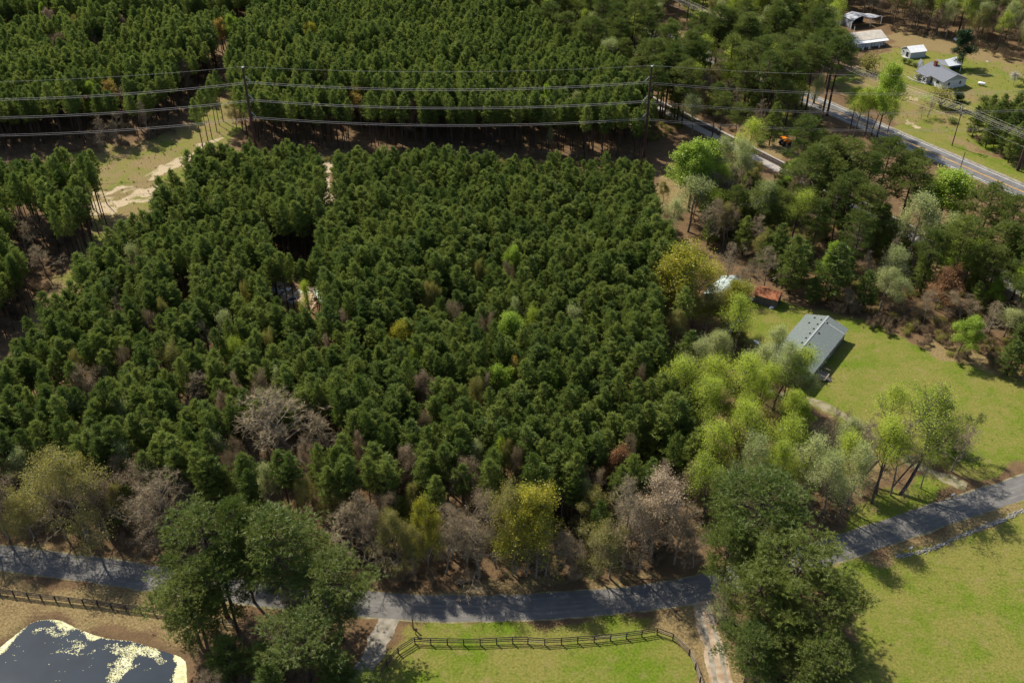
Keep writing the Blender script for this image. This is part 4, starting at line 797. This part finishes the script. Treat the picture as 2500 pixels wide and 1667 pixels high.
tops('inside the pine stand', [
 ('bare', cL, 1650, 1300, 11, 9), ('brown', cL, 540, 915, 14, 9), ('bare', cL, 1210, 955, 14, 8.5), ('brown', cL, 940, 530, 14, 5), ('olive', cL, 1050, 745, 15, 6.5), ('pale', cL, 1420, 525, 15, 5), ('brown', cL, 1440, 1390, 13, 5), ('bare', cL, 740, 390, 14, 5), ('bare', cL, 640, 900, 12, 6),
 ('lime', cM, 1155, 145, 16, 5.5, 'compact lime-green tree alone deep in the pine stand'), ('yellow', cM, 450, 595, 15, 7.5, 'domed yellow-green tree in the pine stand'), ('lime', cM, 1160, 545, 17, 7, 'tall lime-green tree in the middle of the pine stand'), ('lime', cM, 1115, 860, 14.5, 6.5), ('gold', cM, 1205, 825, 15, 3, 'small golden tree behind a lime-green one in the stand'), ('lime', cM, 1460, 955, 14, 3.4),
 ('brown', cM, 820, 465, 15, 6), ('fresh', cM, 1300, 495, 15, 4), ('lime', cM, 550, 795, 15, 2.6), ('tan', cM, 595, 925, 15, 5.2), ('pale', cM, 1600, 500, 15, 6), ('yellow', cM, 2175, 285, 15, 6.5), ('olive', cM, 700, 380, 15, 4), ('brown', cM, 620, 1180, 14, 4), ('tan', cM, 1010, 950, 15, 3)])
rr_ = random.Random(5)
for k_ in range(34):
    kd = rr_.choice(['olive', 'brown', 'tan', 'pale', 'bare', 'olive', 'fresh']); tops('inside the pine stand', [(kd, F, rr_.uniform(120, 1500), rr_.uniform(560, 1040), 15.5, rr_.uniform(3.0, 5.0))])
tops('in the woods beyond the clearing', [
 ('lime', cS, 238, 15, 16, 4), ('tan', cS, 295, 50, 15, 6), ('olive', cS, 470, 95, 14, 5), ('tan', cS, 780, 100, 15, 5), ('lime', cS, 1480, 88, 16, 6), ('gold', cS, 1410, 112, 15, 8), ('yellow', cS, 1970, 130, 16, 7), ('lime', cS, 550, 520, 15, 5), ('gold', cS, 680, 510, 15, 7), ('gold', cS, 2280, 545, 15, 8.5), ('bare', cS, 2050, 480, 14, 6), ('brown', cS, 1150, 380, 14, 6),
 ('bare', cS, 750, 480, 14, 5), ('lime', cS, -30, 290, 15, 4), ('bare', cS, 700, 720, 12, 7), ('olive', cS, 1480, 650, 10, 6), ('bare', cS, 900, 640, 13, 5), ('bare', cS, 600, 760, 11, 8), ('brown', cS, 350, 190, 14, 9), ('brown', cS, 600, 200, 14, 9),
 ('lime', cT, 1410, 548, 16, 4.2, 'single lime-green tree among the pines behind the power wires'), ('tan', cT, 545, 625, 14, 4), ('pale', cT, 1430, 808, 8, 2.6), ('pale', cT, 1600, 570, 14, 5), ('brown', cT, 1950, 640, 13, 4)])
tops('beside the far clearing', [('lime', cS, 410, 1048, 15, 4, 'lime-green tree at the edge of the left pine stand'), ('bare', cS, 120, 1330, 10, 9), ('bare', cS, 260, 1380, 9, 8), ('bare', cL, 230, 120, 9, 8), ('bare', cL, 100, 10, 11, 9)])
tops('between the long home and the pine stand', [
 ('yellow', cB, 90, 275, 14, 6.5), ('olive', cB, 140, 530, 13, 8), ('bare', cB, 330, 480, 8, 6), ('skirted', cB, 120, 1090, 15, 8.5), ('skirted', cB, 210, 700, 13, 7), ('skirted', cB, 30, 1240, 13, 7), ('bare', cB, 470, 560, 6, 6)])
tops('in the budding thicket below the long home', [
 ('pale', cQ2, 290, 40, 14, 7), ('fresh', cQ2, 200, 150, 18, 8.5), ('pale', cQ2, 560, 30, 12, 6), ('fresh', cQ2, 620, 150, 20, 8.5), ('pale', cQ2, 900, -40, 17, 6.5), ('fresh', cQ2, 440, 200, 18, 8), ('pale', cQ2, 1010, 130, 18, 8), ('fresh', cQ2, 800, 330, 16, 6), ('fresh', cQ2, 330, 370, 18, 8), ('fresh', cQ2, 740, 570, 18, 8.5), ('olive', cQ2, 570, 660, 12, 7), ('lime', cQ2, 1090, 460, 11, 5, 'bright lime tree just below the corner of the long home'), ('fresh', cQ2, 1010, 610, 17, 7.5), ('pale', cQ2, 690, 770, 18, 7), ('fresh', cQ2, 900, 780, 17, 7), ('fresh', cQ2, 420, 950, 16, 7.5), ('olive', cQ2, 800, 930, 11, 7), ('pale', cQ2, 560, 1090, 12, 7), ('yellow', cQ2, 1260, 900, 8, 3.5), ('fresh', cQ2, 1080, 880, 12, 6), ('bare', cQ2, 1300, 1000, 7, 8), ('olive', cQ2, 400, 1130, 8, 6), ('pale', cQ2, 480, 20, 12, 6), ('skirted', cQ2, 190, 560, 15, 8), ('skirted', cQ2, 300, 760, 13, 6.5), ('bare', cQ2, 130, 940, 12, 6)])
bases('at the mouth of the house driveway', [
 ('leaning', cQ2, 1470, 1110, 22, 13, 'tall forked leaning tree with sparse yellow-green leaves by the house driveway', R(20)), ('leaning', cQ2, 1760, 1190, 19, 12, 'thick dark trunk leaning towards the house driveway mouth', R(10)), ('leaning', cQ2, 1680, 1180, 13, 8, 'twin-trunked tree on the green verge by the driveway mouth', R(30)),
 ('bare', cQ2, 1205, 960, 13, 4), ('bare', cQ2, 1300, 990, 13, 4.5), ('multistem', cQ2, 2000, 880, 11, 11, 'fan-shaped many-stemmed tree on the yard edge by the driveway'), ('gnarled', cQ2, 1105, 1300, 8, 10, 'low gnarled leafless tree beside the near road bend'), ('fresh', cQ2, 1640, 800, 14, 8), ('fresh', cQ2, 1250, 1230, 17, 8), ('bare', cQ2, 1420, 1170, 16, 8), ('fresh', cQ2, 1580, 1190, 17, 8), ('pale', cQ2, 1010, 1240, 17, 8), ('bare', cQ2, 1900, 1150, 13, 7), ('pale', cQ2, 1350, 1130, 15, 7), ('bare', cQ2, 2120, 1030, 11, 7), ('pale', cE, 1060, 520, 19, 8), ('bare', cE, 1220, 460, 17, 8), ('fresh', cE, 1380, 420, 18, 8), ('bare', cE, 1500, 370, 17, 8), ('pale', cE, 1180, 500, 18, 7), ('shrub', cQ2, 2140, 880, 4.5, 4.2), ('bare', cQ2, 1560, 1160, 7, 6), ('fresh', cQ2, 750, 1190, 12, 6), ('fresh', cQ2, 950, 1190, 9, 5), ('shrub', cQ2, 870, 1150, 2.2, 2.5)])
both('beside the yard', cB, [('yellow', 250, 88, 240, 640, 19, 'massive yellow-green tree overhanging the white outbuilding')])
both('screening the long home', cK, [('yellow', 560, 200, 560, 870, 10.5), ('olive', 330, 250, 330, 900, 10), ('olive', 560, 300, 520, 800, 9), ('fresh', 1380, 860, 1240, 1640, 9), ('pale', 1000, 850, 880, 1540, 8), ('fresh', 1180, 1000, 1120, 1700, 9), ('pale', 1500, 1180, 1480, 1700, 6)])
bases('on the green yard', [('lime', cB, 1915, 850, 10.5, 7.6, 'small bright green tree standing alone on the yard lawn')])
tops('behind the yard', [
 ('bare', cQ1, 540, 740, 13, 7), ('bare', cQ1, 420, 800, 11, 6), ('skirted', cQ1, 740, 685, 15, 8.5), ('skirted', cQ1, 1030, 735, 15, 9.5), ('lime', cQ1, 1000, 692, 15.5, 4.5, 'lime-green crown poking out of the bushy pines behind the yard'), ('pale', cQ1, 1640, 410, 20, 12, 'big pale green tree standing behind the yard'), ('pale', cQ1, 1430, 730, 14, 8.5), ('pale', cQ1, 1390, 910, 11, 8), ('rust', cQ1, 1800, 905, 11, 8.5, 'rust-brown tree behind the yard lawn'), ('rust', cQ1, 1870, 840, 12, 6), ('brown', cQ1, 1950, 1095, 8, 8), ('bare', cQ1, 2180, 1130, 9, 7), ('lime', cQ1, 2300, 710, 15, 6), ('lime', cQ1, 2180, 990, 9, 5), ('pale', cQ1, 2290, 1150, 9, 7.5), ('skirted', cQ1, 2310, 1440, 8, 6), ('skirted', cQ1, 2380, 1280, 8, 6),
 ('bare', cQ1, 1270, 760, 12, 6), ('skirted', cQ1, 1250, 930, 10, 6), ('pale', cQ1, 1560, 980, 10, 6), ('brown', cQ1, 1690, 1080, 8, 6), ('bare', cQ1, 250, 720, 13, 7), ('skirted', cQ1, 600, 600, 14, 7), ('bare', cQ1, 2100, 1230, 7, 7), ('brown', cQ1, 1100, 1050, 6, 5), ('skirted', cQ1, 860, 980, 7, 5), ('bare', cQ1, 330, 900, 9, 6)])
tops('between the railway and the yard', [
 ('mature', cQ1, 860, 55, 22, 11), ('mature', cQ1, 1120, 25, 23, 10.5), ('mature', cQ1, 1390, 5, 23, 9.5), ('mature', cQ1, 1600, 75, 20, 8), ('mature', cQ1, 1570, 160, 20, 10.5), ('mature', cQ1, 1270, 110, 22, 9), ('mature', cQ1, 1000, 180, 19, 8), ('mature', cQ1, 500, 320, 16, 8.5), ('mature', cQ1, 640, 390, 15, 7), ('skirted', cQ1, 370, 230, 11, 4.5), ('mature', cQ1, 300, 330, 14, 6), ('mature', cQ1, 900, 430, 15, 7), ('mature', cQ1, 1250, 330, 19, 8), ('mature', cQ1, 1340, 470, 15, 6.5), ('mature', cQ1, 2150, 325, 20, 11), ('mature', cQ1, 2310, 420, 20, 10), ('mature', cQ1, 2250, 600, 18, 9), ('mature', cQ1, 2140, 760, 15, 7.5), ('tall', cQ1, 1130, 250, 20, 6), ('tall', cQ1, 1060, 300, 19, 5.5),
 ('lime', cQ1, 1850, 175, 20, 15, 'broad lime-green tree beside the highway'), ('lime', cA, 270, 850, 23, 14.5, 'very large lime-green tree beside the power pole'), ('pale', cA, 250, 1130, 16, 12), ('pale', cA, 130, 1250, 13, 7), ('fresh', cA, 380, 1180, 14, 8), ('olive', cA, 60, 1150, 9, 5), ('bare', cA, 560, 1130, 11, 7), ('bare', cQ1, 780, 480, 11, 6), ('olive', cQ1, 880, 620, 9, 5), ('bare', cQ1, 1000, 720, 8, 6), ('mature', cA, 820, 1230, 14, 6)])
bases('on the highway verge', [('lime', cA, 1412, 880, 25, 12, 'tall light green tree with dark trunk beside the highway'), ('fresh', cA, 1265, 890, 17, 8.5), ('fresh', cA, 1335, 872, 17, 8), ('fresh', cA, 1378, 866, 15, 6), ('fresh', cA, 1240, 830, 15, 7), ('fresh', cA, 1480, 850, 12, 6)])
bases('between the railway and the highway', [(k_, cA, x_, y_, h_, w_) for k_, x_, y_, h_, w_ in [('tall',650,830,24,8),('tall',830,800,23,7.5),('tall',960,705,23,8),('tall',1060,760,25,8.5),('tall',1095,738,25,9),('tall',700,770,22,8),('tall',770,760,24,8),('tall',890,740,23,8),('tall',560,720,22,8),('tall',360,880,17,5),('tall',400,930,16,5),('tall',490,990,16,5),('tall',1010,660,24,8),('tall',620,690,23,8),('tall',840,650,23,8),('skirted',725,930,13,6),('skirted',1000,900,8,7),('bare',960,860,9,7),('bare',1010,820,9,7),('shrub',660,930,2.5,4),('shrub',840,990,2,4)]])
tops('on the lawn across the highway', [('evergreen', cA, 2020, 180, 14, 9, 'dense dark evergreen tree on the lawn by the white house'), ('brownshrub', cA, 1380, 325, 8, 9.5, 'big rounded olive-brown tree before the three-bay garage'), ('blossom', cA, 2310, 455, 5, 4.2, 'small white-blossomed tree at the lawn edge'), ('brownshrub', cA, 1850, 555, 7, 9, 'wide olive-brown bush before the white house'), ('evergreen', cA, 1975, 590, 6, 5.5, 'dark evergreen shrub right of the wide olive-brown bush'), ('bare', cA, 1770, 620, 7, 5.5), ('bare', cA, 1720, 660, 5.5, 4)])
bases('on the lawn across the highway', [('shrub', cA, 1585, 405, 1.9, 2.2), ('shrub', cA, 1617, 415, 2.0, 2.4), ('shrub', cA, 1655, 428, 1.5, 2.2), ('shrub', cA, 1680, 512, 2.0, 3), ('shrub', cA, 2098, 665, 3, 4), ('shrub', cA, 1890, 785, 1.6, 3.5), ('shrub', cA, 1250, 330, 2.4, 2.2)])
tops('near the road and pond', [
 ('mature', cC, 1290, 560, 21, 13, 'big spreading pine over the near road by the pond'), ('mature', cC, 1480, 470, 21, 8.5), ('mature', cC, 1730, 530, 22, 13, 'tall straight-trunked pine between the road and the pond'), ('mature', cC, 2110, 830, 17, 10.5), ('mature', cC, 1900, 1200, 14, 11.5), ('mature', cC, 1150, 900, 16, 10), ('mature', cC, 1400, 800, 17, 9), ('mature', cC, 1240, 1060, 11, 8), ('skirted', cC, 1420, 1300, 8, 6.5), ('skirted', cC, 2150, 1420, 8, 6.5), ('brown', cC, 1500, 1180, 8, 7), ('skirted', cC, 2330, 1540, 7, 6), ('brown', cC, 1330, 1240, 6, 5), ('skirted', cC, 1640, 1330, 7, 6)])
tops('at the bend of the near road', [
 ('mature', cE, 720, 350, 22, 14.5), ('mature', cE, 480, 610, 18, 8.5), ('mature', cE, 900, 690, 21, 14.5), ('mature', cE, 1120, 970, 18, 12), ('mature', cE, 650, 1240, 13, 8.5), ('mature', cE, 680, 870, 18, 9.5), ('mature', cE, 830, 1180, 13, 9), ('pale', cE, 400, 1040, 5, 4), ('bare', cE, 470, 950, 10, 6), ('mature', cE, 1120, 1300, 14, 10), ('brown', cE, 700, 1440, 6, 6), ('skirted', cE, 700, 1400, 7, 6), ('skirted', cE, 1000, 1450, 8, 7)])
# pixel outlines that scattered tree crowns must not cover
VIEW = [[c(*p) for p in pts] for c, pts in [
 (cA, [(1180,50),(1460,60),(1480,200),(1740,280),(1960,360),(2250,430),(2352,480),(2352,600),(2100,620),(2010,560),(1880,540),(1700,520),(1640,430),(1480,330),(1250,330),(1180,200)]),
 (cA, [(1490,790),(1890,960),(2352,1150),(2352,1290),(1900,1080),(1440,880)]), (cA, [(1560,700),(1980,880),(2250,1080),(2250,1120),(1800,960),(1520,800)]), (cA, [(360,800),(560,900),(840,1050),(800,1110),(560,960),(340,850)]),
 (cA, [(2020,470),(2300,480),(2250,600),(2050,610)]), (cA, [(1150,540),(1260,560),(1240,700),(1130,640)]), (cT2, [(1920,320),(2080,390),(2060,440),(1920,390)]), (cW, [(400,0),(860,0),(860,130),(400,150)]),
 (cB, [(610,380),(860,420),(1300,560),(1850,700),(2100,900),(2352,960),(2352,1400),(1900,1300),(1000,1200),(900,700),(600,540)]), (F, [(1900,1300),(2352,1150),(2352,1568),(1990,1568)]),
 (F, [(735,372),(772,368),(776,465),(745,470)]), (F, [(615,545),(740,540),(728,585),(625,588)]), (F, [(610,655),(752,665),(748,708),(690,705),(615,675)]), (F, [(235,385),(430,350),(345,435),(270,510),(245,470)]), (F, [(400,640),(445,640),(455,690),(405,690)]),
 (F, [(455,240),(530,240),(520,330),(470,330)]), (F, [(68,895),(92,900),(98,940),(75,935)])]]
SP = np.array([(*proj(x, y, h*.66), w_*.5, h, math.hypot(x, y), x, y) for x, y, h, w_ in SPECIAL])
def hides(xy, h, wd, crown0=.42, sp_keep=.72, view=True):
    x, y = xy; pts = [proj(x, y, h*f)[:2] for f in (crown0+.12, (1+crown0)/2, .95)]; u, v, s = proj(x, y, h*(1+crown0)/2); P = np.array(pts)
    if view:
        for poly in VIEW:
            if inpoly(P, poly).any(): return True
    d = np.hypot(SP[:, 0]-u, SP[:, 1]-v); near = math.hypot(x, y) < SP[:, 5]+1.0
    if ((d < (SP[:, 3]*sp_keep+.25*wd)*SP[:, 2]) & near).any(): return True
    return bool((np.hypot(SP[:, 6]-x, SP[:, 7]-y) < SP[:, 3]*.45).any())
ROADN, HWL, RLL = ROAD[::6], hline(-330, 150, 0, 2), rline(-260, 150, 0, 2)
DRVN = DRV3[::5]
def clear_of(P):
    m = dpoly(P, ROADN, False) > 4.0; m &= dpoly(P, HWL, False) > 5.5; m &= dpoly(P, RLL, False) > 4.2; return m & (dpoly(P, DRVN, False) > 3)
def scatter(poly, spacing, jit=.35, seed=0, rot=.3):
    rng = np.random.default_rng(seed); a = np.array(poly); lo, hi = a.min(0)-5, a.max(0)+5; c = (lo+hi)/2; r = np.linalg.norm(hi-lo)/2
    g = np.arange(-r, r, spacing); X, Y = np.meshgrid(g, g*.92); P = np.stack([X.ravel(), Y.ravel()], 1)+rng.normal(0, spacing*jit*.6, (X.size, 2)); cs, sn = math.cos(rot), math.sin(rot); P = P@np.array([[cs, sn], [-sn, cs]])+c
    return P[inpoly(P, poly) & clear_of(P)]
# --- the near plantation: the 300 pines that show largest are trees of their own, the rest one mass
front = pg(F, [(450,357),(600,343),(735,338),(1000,343),(1250,354),(1500,380),(1512,480),(1540,560),(1585,640),(1600,780),(1600,900),(1620,1000),(1560,1090),(1400,1095),(1250,1085),(1000,1065),(780,1085),(560,1135),(420,1065),(220,1030),(100,1010),(-260,1010),(-260,960),(-60,850),(15,785),(120,685),(255,545),(330,470)], 14)
def stand(polys, spacing, seed, hm, hv, wm, view=True):
    out = []; rr = random.Random(seed)
    for k, p in enumerate(polys):
        for q in scatter(p, spacing, .42, seed+k, .25+k):
            big = .88+.26*float(vnoise(np.array([q]), 16, 33)[0]); h = rr.gauss(hm, hv)*big; wd = rr.gauss(wm, .45)*big
            if rr.random() < .04: continue
            if not hides(q, h, wd, view=view): out.append((q[0], q[1], h, max(2.4, wd)))
    return out
FR = stand([front], 2.6, 50, 15.0, .85, 4.5); FR.sort(key=lambda t: t[0]**2+t[1]**2)
def seen(t): u, v, s = proj(t[0], t[1], t[2]*.8); return -20 < u < 2520 and -20 < v < 1690
vis = [t for t in FR if seen(t)]; near = set(vis[:300])
for t in vis[:300]: plant('young', t[:2], t[2], t[3], 'in the dense near plantation', keep=False)
INST = bpy.data.collections.new('stand_sources')
def source(kind):
    c = bpy.data.collections.new(kind+'_sources')
    for i, pr in enumerate(PROTO[kind]):
        a, b = pr['trunk'], pr['crown']; na, nb = len(a.vertices), len(b.vertices); V = np.empty((na+nb)*3, np.float32); a.vertices.foreach_get('co', V[:na*3]); b.vertices.foreach_get('co', V[na*3:])
        la, lb = np.empty(len(a.loops), np.int32), np.empty(len(b.loops), np.int32); a.loops.foreach_get('vertex_index', la); b.loops.foreach_get('vertex_index', lb)
        T = np.concatenate([la.reshape(-1, 3), lb.reshape(-1, 3)+na]); mi = np.r_[np.zeros(len(la)//3), np.ones(len(lb)//3)]
        V = V.reshape(-1, 3)/np.array([pr['w'], pr['w'], pr['h']], np.float32)
        c.objects.link(bpy.data.objects.new(f'{kind}_source_{i}', npmesh(kind+'_whole', V, T, [a.materials[0], b.materials[0]], mi)))
    return c
SRC = {}
def mass(name, kind, items, label, cat):
    if kind not in SRC: SRC[kind] = source(kind)
    n = len(items); A = np.array(items); me = bpy.data.meshes.new(name); me.vertices.add(n); me.vertices.foreach_set('co', np.c_[A[:, :2], np.zeros(n)].astype(np.float32).ravel())
    at = me.attributes.new('pick', 'INT', 'POINT'); at.data.foreach_set('value', RNG.integers(0, len(PROTO[kind]), n).astype(np.int32))
    at = me.attributes.new('turn', 'FLOAT_VECTOR', 'POINT'); at.data.foreach_set('vector', np.c_[RNG.normal(0, .025, (n, 2)), RNG.random(n)*6.28].astype(np.float32).ravel())
    at = me.attributes.new('size', 'FLOAT_VECTOR', 'POINT'); at.data.foreach_set('vector', np.c_[A[:, 3], A[:, 3], A[:, 2]].astype(np.float32).ravel())
    o = link(bpy.data.objects.new(name, me)); tag(o, label, cat, kind='stuff')
    ng = bpy.data.node_groups.new(name, 'GeometryNodeTree'); ng.interface.new_socket('Geometry', in_out='INPUT', socket_type='NodeSocketGeometry'); ng.interface.new_socket('Geometry', in_out='OUTPUT', socket_type='NodeSocketGeometry')
    N, l = ng.nodes, ng.links; gi, go = N.new('NodeGroupInput'), N.new('NodeGroupOutput'); ip = N.new('GeometryNodeInstanceOnPoints'); ci = N.new('GeometryNodeCollectionInfo'); ci.inputs[0].default_value = SRC[kind]; ci.inputs['Separate Children'].default_value = True; ci.inputs['Reset Children'].default_value = True
    def na(nm, dt): q = N.new('GeometryNodeInputNamedAttribute'); q.data_type = dt; q.inputs[0].default_value = nm; return q.outputs[0]
    l.new(gi.outputs[0], ip.inputs['Points']); l.new(ci.outputs[0], ip.inputs['Instance']); ip.inputs['Pick Instance'].default_value = True; l.new(na('pick', 'INT'), ip.inputs['Instance Index'])
    l.new(na('turn', 'FLOAT_VECTOR'), ip.inputs['Rotation']); l.new(na('size', 'FLOAT_VECTOR'), ip.inputs['Scale']); l.new(ip.outputs[0], go.inputs[0])
    md = o.modifiers.new('trees', 'NODES'); md.node_group = ng; return o
mass('pine_stand', 'young', [t for t in FR if t not in near], 'dense dark green pine plantation stretching back to the power line corridor', 'pine wood')
left = pg(F, [(-420,815),(0,815),(95,725),(175,635),(255,505),(238,455)])+pg(F, [(222,366),(0,358),(-420,350)], 14)
mass('pine_stand', 'far', stand([left], 2.9, 70, 15, 1, 4.0), 'pine stand with long bare trunks left of the grassy clearing', 'pine wood')
far_left = pg(F, [(-420,352),(0,348),(150,336),(300,328),(400,292),(450,238),(520,150),(560,110),(420,118),(0,128),(-420,135)])
far_left2 = pg(F, [(-420,108),(0,100),(420,86),(600,75),(660,20),(680,-70),(-420,-70)])
mass('pine_stand', 'far', stand([far_left, far_left2], 2.9, 80, 15.5, 1, 4.2), 'dark pine woods beyond the sandy clearing and the lane', 'pine wood')
far_mid = pg(F, [(548,338),(800,346),(1100,349),(1470,372),(1500,330),(1420,240),(1280,140),(1160,40),(1130,-70),(740,-70),(665,20),(600,90),(535,200)])
mass('pine_stand', 'far', stand([far_mid], 2.9, 90, 15.5, 1, 4.2), 'dense pine plantation behind the power wires', 'pine wood')
# lone trunks at the corner of the lane
bases('at the corner of the sandy lane', [('young', cS, 1300, 965, 16, 4), ('young', cS, 1330, 915, 16, 4), ('young', cS, 1355, 890, 16, 4), ('young', cS, 1385, 845, 16, 4), ('young', cS, 1400, 800, 16, 4), ('young', cS, 1425, 775, 16, 4)])
# --- mixed woods: individual trees scattered in the belts
def mixed(poly, spacing, seed, kinds, zone, keep=.6):
    rr = random.Random(seed)
    for q in scatter(poly, spacing, .8, seed, .7):
        kind = rr.choice(kinds); h, wd = dict(mature=(20, 8.5), tall=(22, 7.5), skirted=(10, 5.5), bare=(13, 7.5), brown=(13, 7), olive=(13, 7), fresh=(18, 7.5), pale=(17, 7), tan=(13, 6.5), lime=(14, 6), young=(15, 4.2), gold=(12, 6), shrub=(2, 2.5), rust=(11, 5))[kind]
        f = rr.uniform(.82, 1.15); h *= f; wd *= f
        if not hides(q, h, wd, sp_keep=keep): plant(kind, tuple(q), h, wd, zone, keep=False)
mixed(pg(F, [(1130,20),(1200,70),(1290,140),(1420,235),(1500,325),(1570,300),(1625,268),(1560,200),(1500,120),(1440,60),(1400,-50),(1120,-50)]), 5.4, 1, ['mature']*4+['tall']+['olive','fresh','tan','pale'], 'beside the railway', .4)
mixed(pg(F, [(1640,262),(1760,330),(1880,262),(1820,205),(1700,150),(1600,95),(1520,75),(1560,150)]), 5.2, 2, ['mature','tall','mature','bare','pale','fresh','olive','skirted'], 'between the railway and the highway', .35)
mixed(pg(F, [(1470,40),(1640,110),(1800,180),(1900,215),(1920,120),(1900,20),(1880,-60),(1400,-60)]), 5.6, 3, ['mature','mature','olive','fresh','pale','bare','lime'], 'in the woods behind the garage', .4)
mixed(pg(F, [(1880,-60),(1900,30),(1935,20),(2040,60),(2160,90),(2250,105),(2352,140),(2560,190),(2560,-80)]), 5.4, 4, ['bare','brown','bare','olive','fresh','pale','tan','mature'], 'in the woods behind the lawn')
mixed(pg(cR3, [(1730,850),(1950,1040),(2200,1180),(2500,1330),(2500,820),(2200,680),(1900,600),(1780,640)]), 4.6, 5, ['skirted'], 'in the thicket right of the utility pole')
mixed(pg(F, [(2300,330),(2352,350),(2560,430),(2560,250),(2352,260)]), 6, 6, ['skirted','mature'], 'in the thicket right of the utility pole')
mixed(pg(F, [(1780,640),(1960,730),(2160,815),(2352,880),(2560,940),(2560,700),(2352,640),(2150,560),(1960,480),(1840,430),(1740,420),(1640,400),(1600,470),(1650,560)]), 4.7, 7, ['mature','mature','skirted','skirted','pale','fresh','lime','bare'], 'in the belt between railway and yard', .8)
mixed(pg(F, [(-200,1228),(0,1235),(340,1290),(700,1330),(1000,1350),(1500,1320),(1600,1290),(1600,1120),(1300,1130),(1000,1120),(780,1140),(500,1160),(200,1100),(-200,1080)]), 6.0, 8, ['bare','brown','olive','olive','skirted','young'], 'in the roadside strip', .4)
mixed(pg(F, [(1600,1290),(1880,1230),(1960,1190),(1900,1100),(1760,1050),(1660,960),(1600,1000)]), 7, 9, ['bare','olive','pale','skirted'], 'in the thicket by the road bend')
mixed(pg(F, [(470,1480),(830,1480),(800,1700),(470,1700)]), 8, 10, ['skirted','brown','bare','mature'], 'in the copse beside the pond')
mixed(pg(F, [(1600,760),(1680,720),(1760,830),(1830,900),(1860,960),(1880,1010),(1900,1110),(1760,1180),(1620,1230),(1590,1000)]), 6.2, 11, ['fresh','fresh','pale','fresh','fresh','shrub'], 'in the budding thicket below the long home', .25)
mixed(pg(F, [(1570,420),(1640,430),(1740,430),(1840,520),(1800,640),(1700,610),(1600,560),(1570,480)]), 5.0, 12, ['skirted','bare','pale','olive','fresh','brown'], 'in the scrub beside the large lime-green tree', .25)
# the near verge of the highway and of the railway, where crowns hide both
for line, t0, t1, off, sp, ks in ((HW0, -250, -42, -8.5, 5.5, ['mature','fresh','pale','tall','olive']), (RL0, -190, -12, -7, 5, ['mature','mature','skirted','pale']), (RL0, 34, 150, -6.5, 4.5, ['mature','skirted','pale','mature','fresh'])):
    d_, n_ = (hd, hn) if line is HW0 else (rd, rn); t = t0; rr = random.Random(int(t0))
    while t < t1:
        q = line+d_*t+n_*(off+rr.gauss(0, 1)); kind = rr.choice(ks); f = rr.uniform(.85, 1.15)
        h, wd = dict(mature=(20, 9.5), tall=(22, 8), skirted=(12, 6.5), pale=(15, 8), fresh=(16, 8.5), olive=(13, 8))[kind]
        if not hides(q, h*f, wd*f, sp_keep=.75 if t0 > 0 else .2): plant(kind, tuple(q), h*f, wd*f, 'on the verge of the ' + ('highway' if line is HW0 else 'railway'), keep=False)
        t += sp*rr.uniform(.8, 1.2)
# --- underbrush: a brown mass of low twiggy growth
br = []
for k, (p, sp) in enumerate([(pg(F, [(-200,1225),(0,1235),(340,1292),(830,1345),(1100,1362),(1560,1325),(1620,1200),(1300,1150),(900,1160),(500,1180),(0,1130)]), 2.6), (pg(F, [(1620,1290),(1900,1235),(1960,1190),(1700,1060),(1600,1100)]), 2.6), (pg(F, [(1700,640),(1960,735),(2160,822),(2352,885),(2352,800),(2150,740),(1960,660),(1740,580)]), 2.4),
   (pg(F, [(560,330),(1480,368),(1500,390),(1100,372),(560,352)]), 3.0), (pg(F, [(0,345),(300,330),(400,296),(400,310),(300,345),(0,360)]), 2.6), (pg(F, [(0,795),(140,630),(235,498),(200,470),(60,640),(-40,740)]), 2.8), (pg(F, [(1550,300),(1700,250),(1800,330),(1680,300)]), 2.6), (pg(F, [(1620,420),(1760,440),(1900,520),(1700,560)]), 3), (pg(F, [(460,1460),(700,1470),(820,1560),(800,1680),(460,1680)]), 2.4), (pg(F, [(1700,1480),(1960,1520),(1960,1700),(1740,1700)]), 2.4), (pg(cR3, [(1650,800),(1950,1030),(2250,1180),(2240,1220),(1900,1060),(1640,840)]), 2.4), (pg(cR2, [(800,380),(1560,480),(2250,760),(2352,700),(1600,420),(800,300)]), 2.6)]):
    br += [(q[0], q[1], random.uniform(1.4, 3.4), random.uniform(1.8, 3.4)) for q in scatter(p, sp, .9, 200+k, .4) if random.random() < .6]
for k, (p, sp, hh) in enumerate([(ZO[0], 2.6, .5), (ZO[1], 3.0, .4), (ZD[1], 2.6, .35), (ZG[4], 2.0, .6), (pg(F, [(740,350),(1500,385),(1500,430),(740,400)]), 2.6, 1.2)]):
    br += [(q[0], q[1], random.uniform(.25, 1.2)*hh, random.uniform(.5, 1.5)*hh) for q in scatter(p, sp, .9, 300+k, .9) if random.random() < .55]
ug = []
for k, p in enumerate([pg(F, [(1580,420),(1760,440),(1960,500),(2150,580),(2352,660),(2560,720),(2560,930),(2352,872),(2160,808),(1960,722),(1780,635),(1640,560)]), pg(F, [(1500,330),(1640,262),(1900,262),(1800,180),(1560,90),(1440,60),(1300,140)]), pg(F, [(1600,770),(1680,740),(1860,960),(1900,1110),(1760,1180),(1620,1230)]), pg(F, [(560,345),(1480,375),(1490,400),(560,372)])]):
    ug += [(q[0], q[1], random.uniform(.7, 2.2), random.uniform(1.2, 3.0)) for q in scatter(p, 2.4, .9, 400+k, .2) if random.random() < .6]
mass('undergrowth', 'brownshrub', ug, 'low olive-green leafy undergrowth beneath the trees', 'undergrowth')
mass('underbrush', 'brush', br, 'low tangled brown underbrush along the wood edges', 'underbrush')
print('PINES', len(FR), len(vis), 'OBJ', len(scn.objects))
